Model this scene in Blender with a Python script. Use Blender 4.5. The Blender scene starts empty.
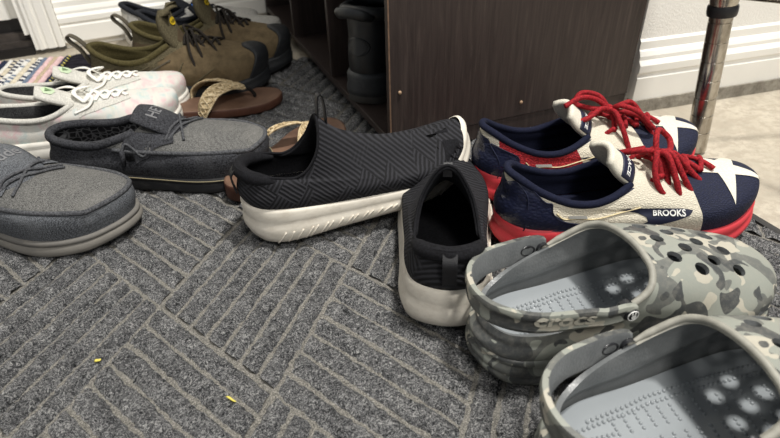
import bpy, math, random
import numpy as np
from mathutils import Vector, Matrix
from mathutils.bvhtree import BVHTree
from mathutils.geometry import delaunay_2d_cdt
random.seed(4); rng = np.random.default_rng(4)
C = bpy.context.scene.collection
PI = math.pi
# ------------------------------------------------------------------ materials
def srgb(r, g, b):
    f = lambda c: ((c/255)/12.92 if c/255 <= .04045 else (((c/255)+.055)/1.055)**2.4)
    return (f(r), f(g), f(b), 1)
class NT:
    def __init__(s, name):
        s.m = bpy.data.materials.new(name); s.m.use_nodes = True
        s.t = s.m.node_tree; s.b = s.t.nodes['Principled BSDF']; s.L = s.t.links
        s.tc = s.n('ShaderNodeTexCoord')
    def n(s, k, **a):
        x = s.t.nodes.new(k)
        for q, v in a.items(): setattr(x, q, v)
        return x
    def l(s, a, b): s.L.new(a, b)
    def co(s, which='Object', scale=(1,1,1), rot=(0,0,0), loc=(0,0,0)):
        mp = s.n('ShaderNodeMapping'); mp.inputs['Scale'].default_value = scale
        mp.inputs['Rotation'].default_value = rot; mp.inputs['Location'].default_value = loc
        s.l(s.tc.outputs[which], mp.inputs[0]); return mp.outputs[0]
    def noise(s, co, scale, detail=3, rough=.55, dist=0):
        x = s.n('ShaderNodeTexNoise'); x.inputs['Scale'].default_value = scale
        x.inputs['Detail'].default_value = detail; x.inputs['Roughness'].default_value = rough
        x.inputs['Distortion'].default_value = dist; s.l(co, x.inputs['Vector']); return x.outputs['Fac']
    def vor(s, co, scale, feature='F1', out='Distance'):
        x = s.n('ShaderNodeTexVoronoi', feature=feature); x.inputs['Scale'].default_value = scale
        s.l(co, x.inputs['Vector']); return x.outputs[out]
    def wave(s, co, scale, dist=0, ddet=1, direction='X', prof='SIN'):
        x = s.n('ShaderNodeTexWave', bands_direction=direction, wave_profile=prof); x.inputs['Scale'].default_value = scale
        x.inputs['Distortion'].default_value = dist; x.inputs['Detail'].default_value = ddet
        x.inputs['Detail Scale'].default_value = 2
        s.l(co, x.inputs['Vector']); return x.outputs['Fac']
    def ramp(s, fac, stops, interp='LINEAR'):
        r = s.n('ShaderNodeValToRGB'); r.color_ramp.interpolation = interp
        e = r.color_ramp.elements
        while len(e) < len(stops): e.new(.5)
        for q, (p, c) in zip(e, stops): q.position = p; q.color = c if len(c) == 4 else (*c, 1)
        s.l(fac, r.inputs[0]); return r.outputs[0]
    def mix(s, f, a, b, blend='MIX'):
        x = s.n('ShaderNodeMix', data_type='RGBA', blend_type=blend)
        for i, v in ((0, f), (6, a), (7, b)):
            if isinstance(v, (int, float)): x.inputs[i].default_value = v
            elif isinstance(v, tuple): x.inputs[i].default_value = v
            else: s.l(v, x.inputs[i])
        return x.outputs[2]
    def math(s, op, a, b=None, clamp=False):
        x = s.n('ShaderNodeMath', operation=op, use_clamp=clamp)
        for i, v in ((0, a), (1, b)):
            if v is None: continue
            if isinstance(v, (int, float)): x.inputs[i].default_value = v
            else: s.l(v, x.inputs[i])
        return x.outputs[0]
    def bump(s, h, strength=.5, dist=.001, prev=None):
        x = s.n('ShaderNodeBump'); x.inputs['Strength'].default_value = strength
        x.inputs['Distance'].default_value = dist; s.l(h, x.inputs['Height'])
        if prev is not None: s.l(prev, x.inputs['Normal'])
        s.l(x.outputs[0], s.b.inputs['Normal']); return x.outputs[0]
    def base(s, c):
        if isinstance(c, tuple): s.b.inputs['Base Color'].default_value = c
        else: s.l(c, s.b.inputs['Base Color'])
    def rough(s, r, spec=.5, metal=0):
        if isinstance(r, (int, float)): s.b.inputs['Roughness'].default_value = r
        else: s.l(r, s.b.inputs['Roughness'])
        s.b.inputs['Specular IOR Level'].default_value = spec; s.b.inputs['Metallic'].default_value = metal
        return s
def lc(c, k): return (min(c[0]*k, 1), min(c[1]*k, 1), min(c[2]*k, 1), 1)
def simple(name, c, r=.6, spec=.4, var=.25, vs=60, bs=900, bstr=.3, bd=.0005, metal=0):
    m = NT(name); co = m.co()
    m.base(m.ramp(m.noise(co, vs, 4), [(.3, lc(c, 1-var)), (.7, lc(c, 1+var))])); m.rough(r, spec, metal)
    if bstr: m.bump(m.noise(co, bs, 2), bstr, bd)
    return m.m
def fabric(name, c1, c2, scale=700, rot=.8, bstr=.6, dust=None, spec=.2, sp=900):
    """twill: fine diagonal wave plus speckle"""
    m = NT(name); co = m.co(rot=(0, 0, rot)); co2 = m.co()
    w = m.wave(co, scale/6.28, 1.5); w2 = m.wave(m.co(rot=(rot, .9, 0)), scale/6.28, 1.5, direction='Z')
    h = m.math('MULTIPLY', w, w2); nz = m.noise(co2, sp*.55, 3, .7)
    f = m.math('ADD', m.math('MULTIPLY', h, .12), m.math('MULTIPLY', nz, .92))
    col = m.ramp(f, [(.32, c1), (.72, c2)])
    if dust:
        d = m.ramp(m.noise(co2, 30, 5, .65), [(.48, (0,0,0)), (.78, (1,1,1))])
        col = m.mix(m.math('MULTIPLY', d, .55), col, dust)
    m.base(col); m.rough(.9, spec); m.bump(f, bstr, .0009); return m.m
def rubber(name, c, r=.5, dirt=None, bs=400, bstr=.15, spec=.4, damt=.6):
    m = NT(name); co = m.co(); col = m.ramp(m.noise(co, 35, 4), [(.3, lc(c, .88)), (.7, lc(c, 1.1))])
    if dirt:
        d = m.ramp(m.noise(m.co(scale=(1,1,2.5)), 60, 6, .7), [(.5, (0,0,0)), (.75, (1,1,1))])
        col = m.mix(m.math('MULTIPLY', d, damt), col, dirt)
    m.base(col); m.rough(r, spec); m.bump(m.noise(co, bs, 3), bstr, .0006); return m.m
# ------------------------------------------------------------------ mesh helpers
MIR = 1
def link(name, me, parent=None, mats=(), smooth=True, kind=None):
    o = bpy.data.objects.new(name, me); C.objects.link(o)
    for m in mats: me.materials.append(m)
    if smooth and len(me.polygons): me.polygons.foreach_set('use_smooth', [True]*len(me.polygons))
    if parent: o.parent = parent
    if kind: o['kind'] = kind
    return o
def mesh(name, V, F, parent=None, mats=(), smooth=True, mi=None, uv=None, kind=None, sharp=None):
    V = np.array(V, float)
    if MIR < 0:
        V = V*np.array([1, -1, 1]); F = [tuple(reversed(f)) for f in F]
        if uv is not None: uv = [tuple(reversed(u)) for u in uv]
    me = bpy.data.meshes.new(name); me.from_pydata(V.tolist(), [], [tuple(int(i) for i in f) for f in F])
    if mi is not None: me.polygons.foreach_set('material_index', list(mi))
    if uv is not None:
        ul = me.uv_layers.new(name='UVMap'); k = 0
        for u in uv:
            for c in u: ul.data[k].uv = c; k += 1
    me.update()
    o = link(name, me, parent, mats, smooth, kind)
    if sharp:
        me.set_sharp_from_angle(angle=math.radians(sharp))
    return o
class MB:
    def __init__(s): s.V = []; s.F = []; s.M = []
    def add(s, V, F, m=0):
        k = len(s.V); s.V += [tuple(v) for v in V]; s.F += [tuple(i+k for i in f) for f in F]; s.M += [m]*len(F); return s
    def box(s, x0, x1, y0, y1, z0, z1, m=0, b=0):
        if b <= 0:
            V = [(x, y, z) for z in (z0, z1) for y in (y0, y1) for x in (x0, x1)]
            F = [(0,2,3,1), (4,5,7,6), (0,1,5,4), (2,6,7,3), (0,4,6,2), (1,3,7,5)]
            return s.add(V, F, m)
        # bevelled box: octagonal rings
        rings = []
        def ring(z, i):
            return [(x0+b+i, y0+i, z), (x1-b-i, y0+i, z), (x1-i, y0+b+i, z), (x1-i, y1-b-i, z), (x1-b-i, y1-i, z), (x0+b+i, y1-i, z), (x0+i, y1-b-i, z), (x0+i, y0+b+i, z)]
        for z, i in ((z0, b*.7), (z0+b, 0), (z1-b, 0), (z1, b*.7)): rings.append(ring(z, i))
        V = [p for r in rings for p in r]; F = [tuple(range(7, -1, -1)), tuple(range(24, 32))]
        for k in range(3):
            for i in range(8): F.append((k*8+i, k*8+(i+1) % 8, k*8+8+(i+1) % 8, k*8+8+i))
        return s.add(V, F, m)
    def build(s, name, mats, parent=None, smooth=False, kind=None, sharp=None):
        return mesh(name, s.V, s.F, parent, mats, smooth, s.M, kind=kind, sharp=sharp)
def cr(P, n, closed=False):
    """Catmull-Rom through points P (K x D) to n samples"""
    P = np.array(P, float); K = len(P)
    if closed:
        t = np.arange(n)/n*K
    else: t = np.linspace(0, K-1, n)
    i = np.floor(t).astype(int)
    if not closed: i = np.clip(i, 0, K-2)
    u = (t-i)[:, None]
    if closed: g = lambda k: P[k % K]
    else:
        Q = np.vstack([2*P[0]-P[1], P, 2*P[-1]-P[-2]]); g = lambda k: Q[k+1]
    p0, p1, p2, p3 = g(i-1), g(i), g(i+1), g(i+2)
    return .5*((2*p1)+(-p0+p2)*u+(2*p0-5*p1+4*p2-p3)*u**2+(-p0+3*p1-3*p2+p3)*u**3)
def sweep(P, r, sides=8, closed=False, flat=1., up=None, taper=None, prof=None):
    """tube along points; flat = thickness ratio across 'up' direction"""
    P = np.array(P, float); n = len(P)
    if closed: T = np.roll(P, -1, 0)-np.roll(P, 1, 0)
    else: T = np.gradient(P, axis=0)
    T /= np.linalg.norm(T, axis=1)[:, None]+1e-12
    rr = np.full(n, r) if np.isscalar(r) else np.array(r)
    V = []; N = None
    for k in range(n):
        t = T[k]
        if up is not None:
            u_ = np.array(up[k] if np.ndim(up) == 2 else up, float)
        else:
            u_ = N if N is not None else (np.array([0, 0, 1.]) if abs(t[2]) < .9 else np.array([1., 0, 0]))
        u_ = u_-t*np.dot(u_, t); u_ /= np.linalg.norm(u_)+1e-12; N = u_
        b = np.cross(t, u_)
        if prof is not None:
            for (a, c) in prof: V.append(P[k]+b*a*rr[k]+u_*c*rr[k])
        else:
            for j in range(sides):
                a = 2*PI*j/sides; V.append(P[k]+b*math.cos(a)*rr[k]+u_*math.sin(a)*rr[k]*flat)
    s = len(prof) if prof is not None else sides; F = []
    for k in range(n if closed else n-1):
        k2 = (k+1) % n
        for j in range(s): F.append((k*s+j, k*s+(j+1) % s, k2*s+(j+1) % s, k2*s+j))
    if not closed:
        F.append(tuple(reversed(range(s)))); F.append(tuple((n-1)*s+j for j in range(s)))
    return V, F
def grid_solid(G, th, closed=False, inner_normal=None):
    """G: (N x M x 3) surface grid; returns closed solid of thickness th inwards. normals out = cross(dN, dM)"""
    N, M = G.shape[:2]
    if closed: dN = np.roll(G, -1, 0)-np.roll(G, 1, 0)
    else: dN = np.gradient(G, axis=0)
    dM = np.gradient(G, axis=1); n = np.cross(dN, dM); n /= np.linalg.norm(n, axis=2)[..., None]+1e-12
    I = G-n*th; V = np.vstack([G.reshape(-1, 3), I.reshape(-1, 3)]); o = N*M; F = []; mi = []
    uv = []
    rn = range(N if closed else N-1)
    for i in rn:
        i2 = (i+1) % N; u0, u1 = i/N, (i+1)/N
        for j in range(M-1):
            v0, v1 = j/(M-1), (j+1)/(M-1)
            F.append((i*M+j, i2*M+j, i2*M+j+1, i*M+j+1)); mi.append(0); uv.append(((u0, v0), (u1, v0), (u1, v1), (u0, v1)))
            F.append((o+i*M+j, o+i*M+j+1, o+i2*M+j+1, o+i2*M+j)); mi.append(1); uv.append(((u0, v0), (u0, v1), (u1, v1), (u1, v0)))
        for j, rev in ((0, True), (M-1, False)):
            f = (i*M+j, i2*M+j, o+i2*M+j, o+i*M+j)
            if rev: f = tuple(reversed(f))
            F.append(f); mi.append(2 if j else 1); uv.append(((u0, j/(M-1)),)*4)
    if not closed:
        for i, rev in ((0, False), (N-1, True)):
            for j in range(M-1):
                f = (i*M+j, i*M+j+1, o+i*M+j+1, o+i*M+j)
                if rev: f = tuple(reversed(f))
                F.append(f); mi.append(0); uv.append(((0, 0),)*4)
    return V, F, mi, uv
def tagt(o, label, cat, group=None, kind=None):
    o['label'] = label; o['category'] = cat
    if group: o['group'] = group
    if kind: o['kind'] = kind
    return o
def thing(name, label, cat, loc=(0,0,0), rot=(0,0,0), group=None):
    o = bpy.data.objects.new(name, None); C.objects.link(o); o.empty_display_size = .02
    o.location = loc; o.rotation_euler = rot
    return tagt(o, label, cat, group)
# ------------------------------------------------------------------ decals
def ray(bvh, p, d):
    h = bvh.ray_cast(Vector(p), Vector(d))
    return h[0], h[1]
def drape(bvh, pts2, O, U, W, off, dist=.25):
    """map 2D pts (a,b)-> O+aU+bW, cast along -(UxW)"""
    O, U, W = Vector(O), Vector(U).normalized(), Vector(W).normalized(); n = U.cross(W).normalized(); out = []
    for a, b in pts2:
        p = O+U*a+W*b; h, nn = ray(bvh, p+n*dist, -n)
        if h is None:
            h, nn, _, _ = bvh.find_nearest(p)
        if nn.dot(n) < 0: nn = -nn
        out.append(h+nn*off)
    return out
def patch(name, bvh, poly, O, U, W, mat, parent, off=.0008, step=.004, thick=0, dist=.25, rim=0):
    poly = [Vector(p) for p in poly]; xs = [p.x for p in poly]; ys = [p.y for p in poly]
    # densify boundary
    P = []
    for i, p in enumerate(poly):
        q = poly[(i+1) % len(poly)]; k = max(1, int((q-p).length/step))
        for j in range(k): P.append(p.lerp(q, j/k))
    nb = len(P); E = [(i, (i+1) % nb) for i in range(nb)]
    def inside(x, y):
        c = False
        for i in range(nb):
            a, b = P[i], P[i-1]
            if (a.y > y) != (b.y > y) and x < (b.x-a.x)*(y-a.y)/(b.y-a.y)+a.x: c = not c
        return c
    G = []
    y = min(ys)+step/2
    while y < max(ys):
        x = min(xs)+step/2
        while x < max(xs):
            if inside(x, y) and min((Vector((x, y))-p).length for p in P) > step*.5: G.append(Vector((x, y)))
            x += step
        y += step
    V2, E2, F2, *_ = delaunay_2d_cdt(P+G, E, [list(range(nb))], 1, 1e-7)
    V3 = drape(bvh, [(v.x, v.y) for v in V2], O, U, W, off, dist)
    return mesh(name, V3, F2, parent, [mat])
_txt = {}
def text2d(s, size, bold=.0, shear=0):
    cu = bpy.data.curves.new('t', 'FONT'); cu.body = s; cu.size = size; cu.align_x = 'CENTER'; cu.align_y = 'CENTER'
    cu.offset = bold*size; cu.shear = shear; cu.resolution_u = 3
    o = bpy.data.objects.new('t', cu); C.objects.link(o); dg = bpy.context.evaluated_depsgraph_get(); dg.update()
    me = bpy.data.meshes.new_from_object(o.evaluated_get(dg)); V = [(v.co.x, v.co.y) for v in me.vertices]; F = [tuple(p.vertices) for p in me.polygons]
    bpy.data.objects.remove(o); bpy.data.curves.remove(cu); bpy.data.meshes.remove(me); return V, F
def lettering(s, size, bvh, O, U, W, mat, parent, off=.0014, bold=0, name='lettering', shear=0, flip=False):
    V, F = text2d(s, size, bold, shear)
    if MIR < 0: V = [(-a, b) for a, b in V]; F = [tuple(reversed(f)) for f in F]
    if flip: pass
    V3 = drape(bvh, V, O, U, W, off)
    return mesh(name, V3, F, parent, [mat], smooth=False)
# ------------------------------------------------------------------ shoe net
BASE = [(1, 0), (.985, .34), (.93, .68), (.83, .93), (.70, 1.0), (.52, .86), (.33, .72), (.15, .66), (.045, .46), (0, 0)]
class Shoe:
    def __init__(s, L, W, col, zb, toe_h=.045, bend=.09, base=BASE, tw=(1, 1, .95, .85, .62, .3, .08, 0, 0, 0), bulge=.003, N=144, M=44,
                 ta=(0, 0, .05, .25, .52, .8, 1), tz=(0, .6, .97), tl=(.30, .58, .84, 1), sa=(0, -.03, .0, .14, .38, .75, 1), sz=(0, .2, .38, .6, .78, .92, 1), hw=None):
        s.L, s.W = L, W; K = len(base)
        zbf = (lambda x: float(np.interp(x/L, [q[0] for q in zb], [q[1] for q in zb])))
        s.zbf = zbf
        half = []
        for k in range(K):
            bx, by = base[k][0]*L, base[k][1]*W/2; z0 = zbf(bx)
            c = col[k]; cx, cy, cz = c[0]*L, c[1], c[2]; w = tw[k]
            th = toe_h*(1 if k < 3 else 1)
            row = []
            for j in range(7):
                a = ta[j]*w+sa[j]*(1-w)
                if j < 3: zt = z0+tz[j]*th
                else:
                    q = tl[j-3]; zt = (z0+tz[2]*th)*(1-q)+cz*q
                zs = z0+(cz-z0)*sz[j]; z = zt*w+zs*(1-w)
                x = bx+(cx-bx)*a; y = by+(cy-by)*a
                if j in (1, 2):
                    d = np.array([bx-.45*L*(1 if bx > .45*L else bx/(.45*L)) if False else (bx-.5*L), by]); d = d/(np.linalg.norm(d)+1e-9)
                    x += d[0]*bulge; y += d[1]*bulge
                row.append((x, y, z))
            half.append(row)
        rows = half+[[(x, -y, z) for (x, y, z) in r] for r in half[-2:0:-1]]
        A = np.array(rows); A[..., 1] += s.shift(A[..., 0], bend)
        s.bend = bend
        # ccw seen from above? order toe(+x) -> +y -> heel -> -y : ccw. normal = dN x dM (up/in) -> outward
        s.net = A; G = np.stack([cr(A[:, j], N, True) for j in range(7)], 1)
        s.G = np.stack([cr(G[i], M) for i in range(N)], 0); s.N, s.M = N, M
        s.base = s.G[:, 0]; s.col = s.G[:, -1]
        V = s.G.reshape(-1, 3); F = [(i*M+j, ((i+1) % N)*M+j, ((i+1) % N)*M+j+1, i*M+j+1) for i in range(N) for j in range(M-1)]
        s.bvh = BVHTree.FromPolygons([Vector(v) for v in V], F)
    def shift(s, x, bend): return -bend*s.L*(np.asarray(x)/s.L-.35)**2
    def upper(s, root, mats, th=.003, name='upper', mfun=None):
        V, F, mi, uv = grid_solid(s.G, th, True)
        s.inner_col = None
        if mfun is not None:
            M = s.M; mi = list(mi); k = 0
            for i in range(s.N):
                for j in range(s.M-1):
                    mi[k] = mfun(i/s.N, j/(s.M-1), s.G[i, j], 0); mi[k+1] = mfun(i/s.N, j/(s.M-1), s.G[i, j], 1); k += 2
                k += 2
        return mesh(name, V, F, root, mats, True, mi, uv)
    def outline(s, off, loop=None):
        B = s.base if loop is None else loop
        T = np.roll(B, -1, 0)-np.roll(B, 1, 0); n = np.stack([T[:, 1], -T[:, 0]], 1); n /= np.linalg.norm(n, axis=1)[:, None]
        Q = B.copy(); Q[:, :2] += n*off; return Q
    def cap(s, loop, zf, flip=False, cols=8, V=None):
        N = s.N; h = N//2; V = []; F = []; idx = {}
        for i in range(1, h):
            a, b = loop[i], loop[N-i]
            for c in range(cols+1):
                q = c/cols; p = a*(1-q)+b*q; V.append((p[0], p[1], zf(p[0], 2*q-1, p[2])))
        k = cols+1
        for i in range(h-2):
            for c in range(cols): F.append((i*k+c, (i+1)*k+c, (i+1)*k+c+1, i*k+c+1))
        V.append((loop[0][0], loop[0][1], zf(loop[0][0], 0, loop[0][2]))); V.append((loop[h][0], loop[h][1], zf(loop[h][0], 0, loop[h][2])))
        a = len(V)-2
        for c in range(cols): F.append((a, c, c+1)); F.append((a+1, (h-2)*k+c+1, (h-2)*k+c))
        if flip: F = [tuple(reversed(f)) for f in F]
        return V, F
    def sole(s, root, mats, zbot, prof, lip=.004, zband=None, name='midsole', lipf=None, topcap=True):
        """prof: list (offset, zfrac, matindex). zbot list of (frac,z)"""
        L = s.L; zb = lambda x: np.interp(x/L, [q[0] for q in zbot], [q[1] for q in zbot])
        rings = []
        for off, f, m in prof:
            Q = s.outline(off); zt = s.base[:, 2]+lip
            if lipf is not None: zt = zt+np.array([lipf(p[0]/L) for p in s.base])
            Q[:, 2] = zb(s.base[:, 0])*(1-f)+zt*f; rings.append(Q)
        V = np.vstack(rings); N = s.N; F = []; mi = []
        for k in range(len(rings)-1):
            for i in range(N):
                i2 = (i+1) % N; F.append((k*N+i, (k+1)*N+i, (k+1)*N+i2, k*N+i2)); mi.append(prof[k+1][2])
        mb = MB(); mb.V = [tuple(v) for v in V]; mb.F = F; mb.M = mi
        v, f = s.cap(rings[-1], lambda x, q, z: z, flip=False); mb.add(v, f, prof[-1][2])
        if topcap: v, f = s.cap(rings[0], lambda x, q, z: z-lip-.001-(lipf(x/L) if lipf else 0), flip=True); mb.add(v, f, prof[0][2])
        mb.V = mb.V; return mb.build(name, mats, root, True)
    def insole(s, root, mat, dz=.003, inset=-.004, name='insole', dish=.0):
        Q = s.outline(inset); v, f = s.cap(Q, lambda x, q, z: z+dz+dish*q*q, flip=True)
        return mesh(name, v, f, root, [mat])
    def top(s, x, y, off=.002):
        h, n = ray(s.bvh, (x, y, .4), (0, 0, -1))
        if h is None: h, n, _, _ = s.bvh.find_nearest(Vector((x, y, .08)))
        if n.z < 0: n = -n
        return np.array(h+n*off), np.array(n)
    def iso(s, v, i0=0, i1=None, off=0, n=None):
        """curve on the surface at constant v (0..1), index fraction i0..i1"""
        j = v*(s.M-1); j0 = int(j); f = j-j0; P = s.G[:, j0]*(1-f)+s.G[:, min(j0+1, s.M-1)]*f
        if off:
            dN = np.roll(s.G, -1, 0)-np.roll(s.G, 1, 0); dM = np.gradient(s.G, axis=1); nn = np.cross(dN, dM)[:, j0]; nn /= np.linalg.norm(nn, axis=1)[:, None]; P = P+nn*off
        if i1 is None: return P
        a = int(round(i0*s.N)); b = int(round(i1*s.N)); return np.array([P[k % s.N] for k in range(a, b+1)])
def slab(name, cl, hw, arch, th, mats, parent, n=24, m=12, crown=0, y0=None):
    """tongue: centre line (x,z) or (x,y,z), half widths, arch = sag at the sides; solid"""
    P = np.array([(p[0], 0, p[1]) if len(p) == 2 else p for p in cl], float); P = cr(P, n); H = cr(np.array(hw)[:, None], n)[:, 0]
    A = cr(np.array(arch)[:, None], n)[:, 0] if np.ndim(arch) else np.full(n, arch)
    T = np.gradient(P, axis=0); T /= np.linalg.norm(T, axis=1)[:, None]
    G = np.zeros((n, m, 3))
    for i in range(n):
        nrm = np.cross(T[i], [0, 1, 0]); nrm = nrm/np.linalg.norm(nrm)
        if nrm[2] < 0: nrm = -nrm
        for j in range(m):
            q = 2*j/(m-1)-1; G[i, j] = P[i]+np.array([0, 1, 0])*q*H[i]-nrm*A[i]*q*q
    d = np.cross(G[1, 0]-G[0, 0], G[0, 1]-G[0, 0])
    if d[2] < 0: G = G[:, ::-1]
    V, F, mi, uv = grid_solid(G, th)
    o = mesh(name, V, F, parent, mats, True, None, uv)
    o['_t'] = 0; del o['_t']
    bv = BVHTree.FromPolygons([Vector(v) for v in V], F); return o, bv
def ribbon(name, pts, w, t, mat, parent, up=None, n=24, closed=False):
    P = cr(np.array(pts), n, closed); V, F = sweep(P, 1, closed=closed, up=up, prof=[(-w/2, -t/2), (w/2, -t/2), (w/2, t/2), (-w/2, t/2)])
    return mesh(name, V, F, parent, [mat], False)
# ================================================================== materials used
WHITE_PAINT = simple('white_paint', srgb(244, 242, 235), .45, .4, .03, 12, 300, .1)
def m_wall():
    m = NT('wall_paint'); co = m.co(); m.base(m.ramp(m.noise(co, 6), [(.3, srgb(240, 237, 230)), (.7, srgb(247, 245, 238))])); m.rough(.7, .3)
    m.bump(m.noise(co, 330, 3, .6, .5), .5, .002); return m.m
WALL = m_wall()
def m_conc():
    m = NT('concrete'); co = m.co(); a = m.noise(co, 9, 8, .65, .6); b = m.noise(co, 60, 6, .7)
    col = m.ramp(a, [(.25, srgb(150, 142, 128)), (.5, srgb(186, 177, 160)), (.75, srgb(205, 197, 181))])
    col = m.mix(m.ramp(b, [(.42, (1,1,1)), (.56, (0,0,0))]), col, srgb(172, 162, 146)); m.base(col); m.rough(.75, .35); m.bump(m.noise(co, 240, 6, .7), .35, .002); return m.m
CONC = m_conc()
def m_curb():
    m = NT('rough_concrete'); co = m.co(); col = m.ramp(m.noise(co, 45, 8, .7), [(.3, srgb(120, 114, 104)), (.55, srgb(168, 162, 150)), (.8, srgb(195, 190, 178))]); m.base(col); m.rough(.9, .2); m.bump(m.noise(co, 160, 8, .75), .9, .006); return m.m
CURB = m_curb()
def m_wood(name='espresso_wood'):
    m = NT(name); g = m.noise(m.co(scale=(14, 14, .8)), 14, 6, .65, .8); f = m.noise(m.co(scale=(60, 60, 2)), 30, 4, .6)
    col = m.ramp(g, [(.3, srgb(42, 35, 33)), (.55, srgb(60, 51, 48)), (.75, srgb(78, 68, 63))]); col = m.mix(m.math('MULTIPLY', f, .35), col, srgb(45, 34, 31))
    d = m.ramp(m.vor(m.co(), 11), [(.0, (1,1,1)), (.028, (0,0,0))]); col = m.mix(d, col, srgb(150, 125, 100))
    m.base(col); m.rough(.42, .4); m.bump(f, .12, .001); return m.m
WOOD = m_wood()
EDGE = simple('worn_edge', srgb(120, 96, 78), .6, .3, .4, 90)
def m_mat():
    m = NT('carpet_rib'); co = m.co()
    a = m.noise(co, 250, 4, .72, 2.2); b = m.noise(m.co(scale=(1, 1, 1), rot=(0, 0, .6)), 430, 3, .65, 4)
    f = m.math('ADD', m.math('MULTIPLY', a, .6), m.math('MULTIPLY', b, .4))
    v = m.vor(m.mix(.012, co, m.n('ShaderNodeTexNoise').outputs['Color']) if False else co, 330)
    g = m.math('ADD', f, m.math('MULTIPLY', m.math('SUBTRACT', m.noise(co, 60, 4, .7), .5), .14))
    col = m.ramp(g, [(.39, srgb(34, 35, 36)), (.46, srgb(84, 85, 87)), (.53, srgb(144, 144, 145)), (.60, srgb(224, 223, 220))])
    m.base(col); m.rough(1, .03); m.bump(f, 1, .008); return m.m
CARPET = m_mat()
def m_groove():
    m = NT('carpet_groove'); co = m.co(); f = m.noise(co, 700, 5, .7, 1)
    m.base(m.ramp(f, [(.35, srgb(70, 69, 65)), (.5, srgb(142, 139, 132)), (.65, srgb(200, 195, 185))])); m.rough(1, .05); m.bump(f, 1, .003); return m.m
GROOVE = m_groove()
BLACK_RUB = rubber('black_rubber', srgb(52, 51, 50), .6)
CHROME = NT('chrome'); CHROME.base(CHROME.ramp(CHROME.noise(CHROME.co(scale=(1,1,.4)), 70, 5, .7), [(.35, srgb(150, 143, 132)), (.6, srgb(200, 196, 188))])); CHROME.rough(.22, .5, 1); CHROME.bump(CHROME.noise(CHROME.co(), 60, 2), .1, .002); CHROME = CHROME.m
RUST = simple('rust_ring', srgb(95, 70, 48), .8, .2, .4)
BLACK_PL = simple('black_plastic', srgb(28, 28, 30), .35, .5, .1)
# ================================================================== camera frame
F_PX, H = 560, .40
p_, r_, y_ = map(math.radians, (34.5, -1.5668, 22.285))
fw = Vector((math.sin(y_)*math.cos(p_), math.cos(y_)*math.cos(p_), -math.sin(p_)))
ri = Vector((math.cos(y_), -math.sin(y_), 0)); uu = ri.cross(fw)
r2 = ri*math.cos(r_)+uu*math.sin(r_); u2 = -ri*math.sin(r_)+uu*math.cos(r_)
cam = bpy.data.cameras.new('camera'); cam.lens = F_PX/780*36; cam.sensor_width = 36; cam.clip_start = .02
co_ = bpy.data.objects.new('camera', cam); C.objects.link(co_); bpy.context.scene.camera = co_
M4 = Matrix((r2, u2, -fw)).transposed().to_4x4(); M4.translation = (0, 0, H); co_.matrix_world = M4
cam.dof.use_dof = True; cam.dof.focus_distance = .60; cam.dof.aperture_fstop = 8
# ================================================================== setting
def struct(o): o['kind'] = 'structure'; return o
struct(MB().box(-3, 3, -2.5, 4, -.05, 0).build('floor', [CONC]))
def wall_seg(name, a, b, back, z0, z1, mat, off=0):
    """vertical slab along a->b, thickness back to the left of direction"""
    a, b = Vector(a), Vector(b); d = (b-a).normalized(); n = Vector((-d.y, d.x))
    a = a-n*off; b = b-n*off; P = [a, b, b+n*(back+off), a+n*(back+off)]
    V = [(p.x, p.y, z) for z in (z0, z1) for p in P]
    F = [(3, 2, 1, 0), (4, 5, 6, 7)]+[(i, (i+1) % 4, (i+1) % 4+4, i+4) for i in range(4)]
    return mesh(name, V, F, None, [mat], False)
def baseboard(name, a, b, z0, prof, mat=WHITE_PAINT):
    """prof: list (out, z) polyline, extruded a->b; outward = right of direction"""
    a, b = Vector(a), Vector(b); d = (b-a).normalized(); n = Vector((d.y, -d.x)); V = []; k = len(prof)
    for p in (a, b):
        for o, z in prof: q = p+n*o; V.append((q.x, q.y, z0+z))
    F = [(i, (i+1) % k, k+(i+1) % k, k+i) for i in range(k)]; F = [tuple(reversed(f)) for f in F]
    F += [tuple(range(k)), tuple(reversed(range(k, 2*k)))]
    return struct(mesh(name, V, F, None, [mat], False))
ang = math.radians(-6.3); WR = Vector((.716, .672)); dR = Vector((math.cos(ang), math.sin(ang)))
struct(wall_seg('wall_right', WR, WR+dR*1.6, .9, 0, 1.5, WALL))
struct(wall_seg('trim_1', WR+dR*.0, WR+dR*1.6, .02, 0, .022, CURB, off=.018))
BP = [(0, 0), (.014, 0), (.014, .030), (.0115, .0325), (.0115, .0355), (.0145, .038), (.0145, .047), (.009, .053), (.009, .058), (.006, .064), (.0035, .066), (.0035, .076), (0, .079)]
baseboard('baseboard_right', WR, WR+dR*1.6, .022, [(o, z*1.25) for o, z in BP])
al = math.radians(5.5); WL = Vector((-.19, 1.515)); dL = Vector((math.cos(al), math.sin(al)))
struct(wall_seg('wall_back', WL, WL+dL*1.9, .3, .0, 1.6, WALL, off=0))
baseboard('baseboard_back', WL, WL+dL*.92, .016, [(o, z*1.15) for o, z in BP])
# side wall joining the two
struct(wall_seg('wall_side', Vector((.716, 1.65)), Vector((.716, .672)), .1, 0, 1.5, WALL))
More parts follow.
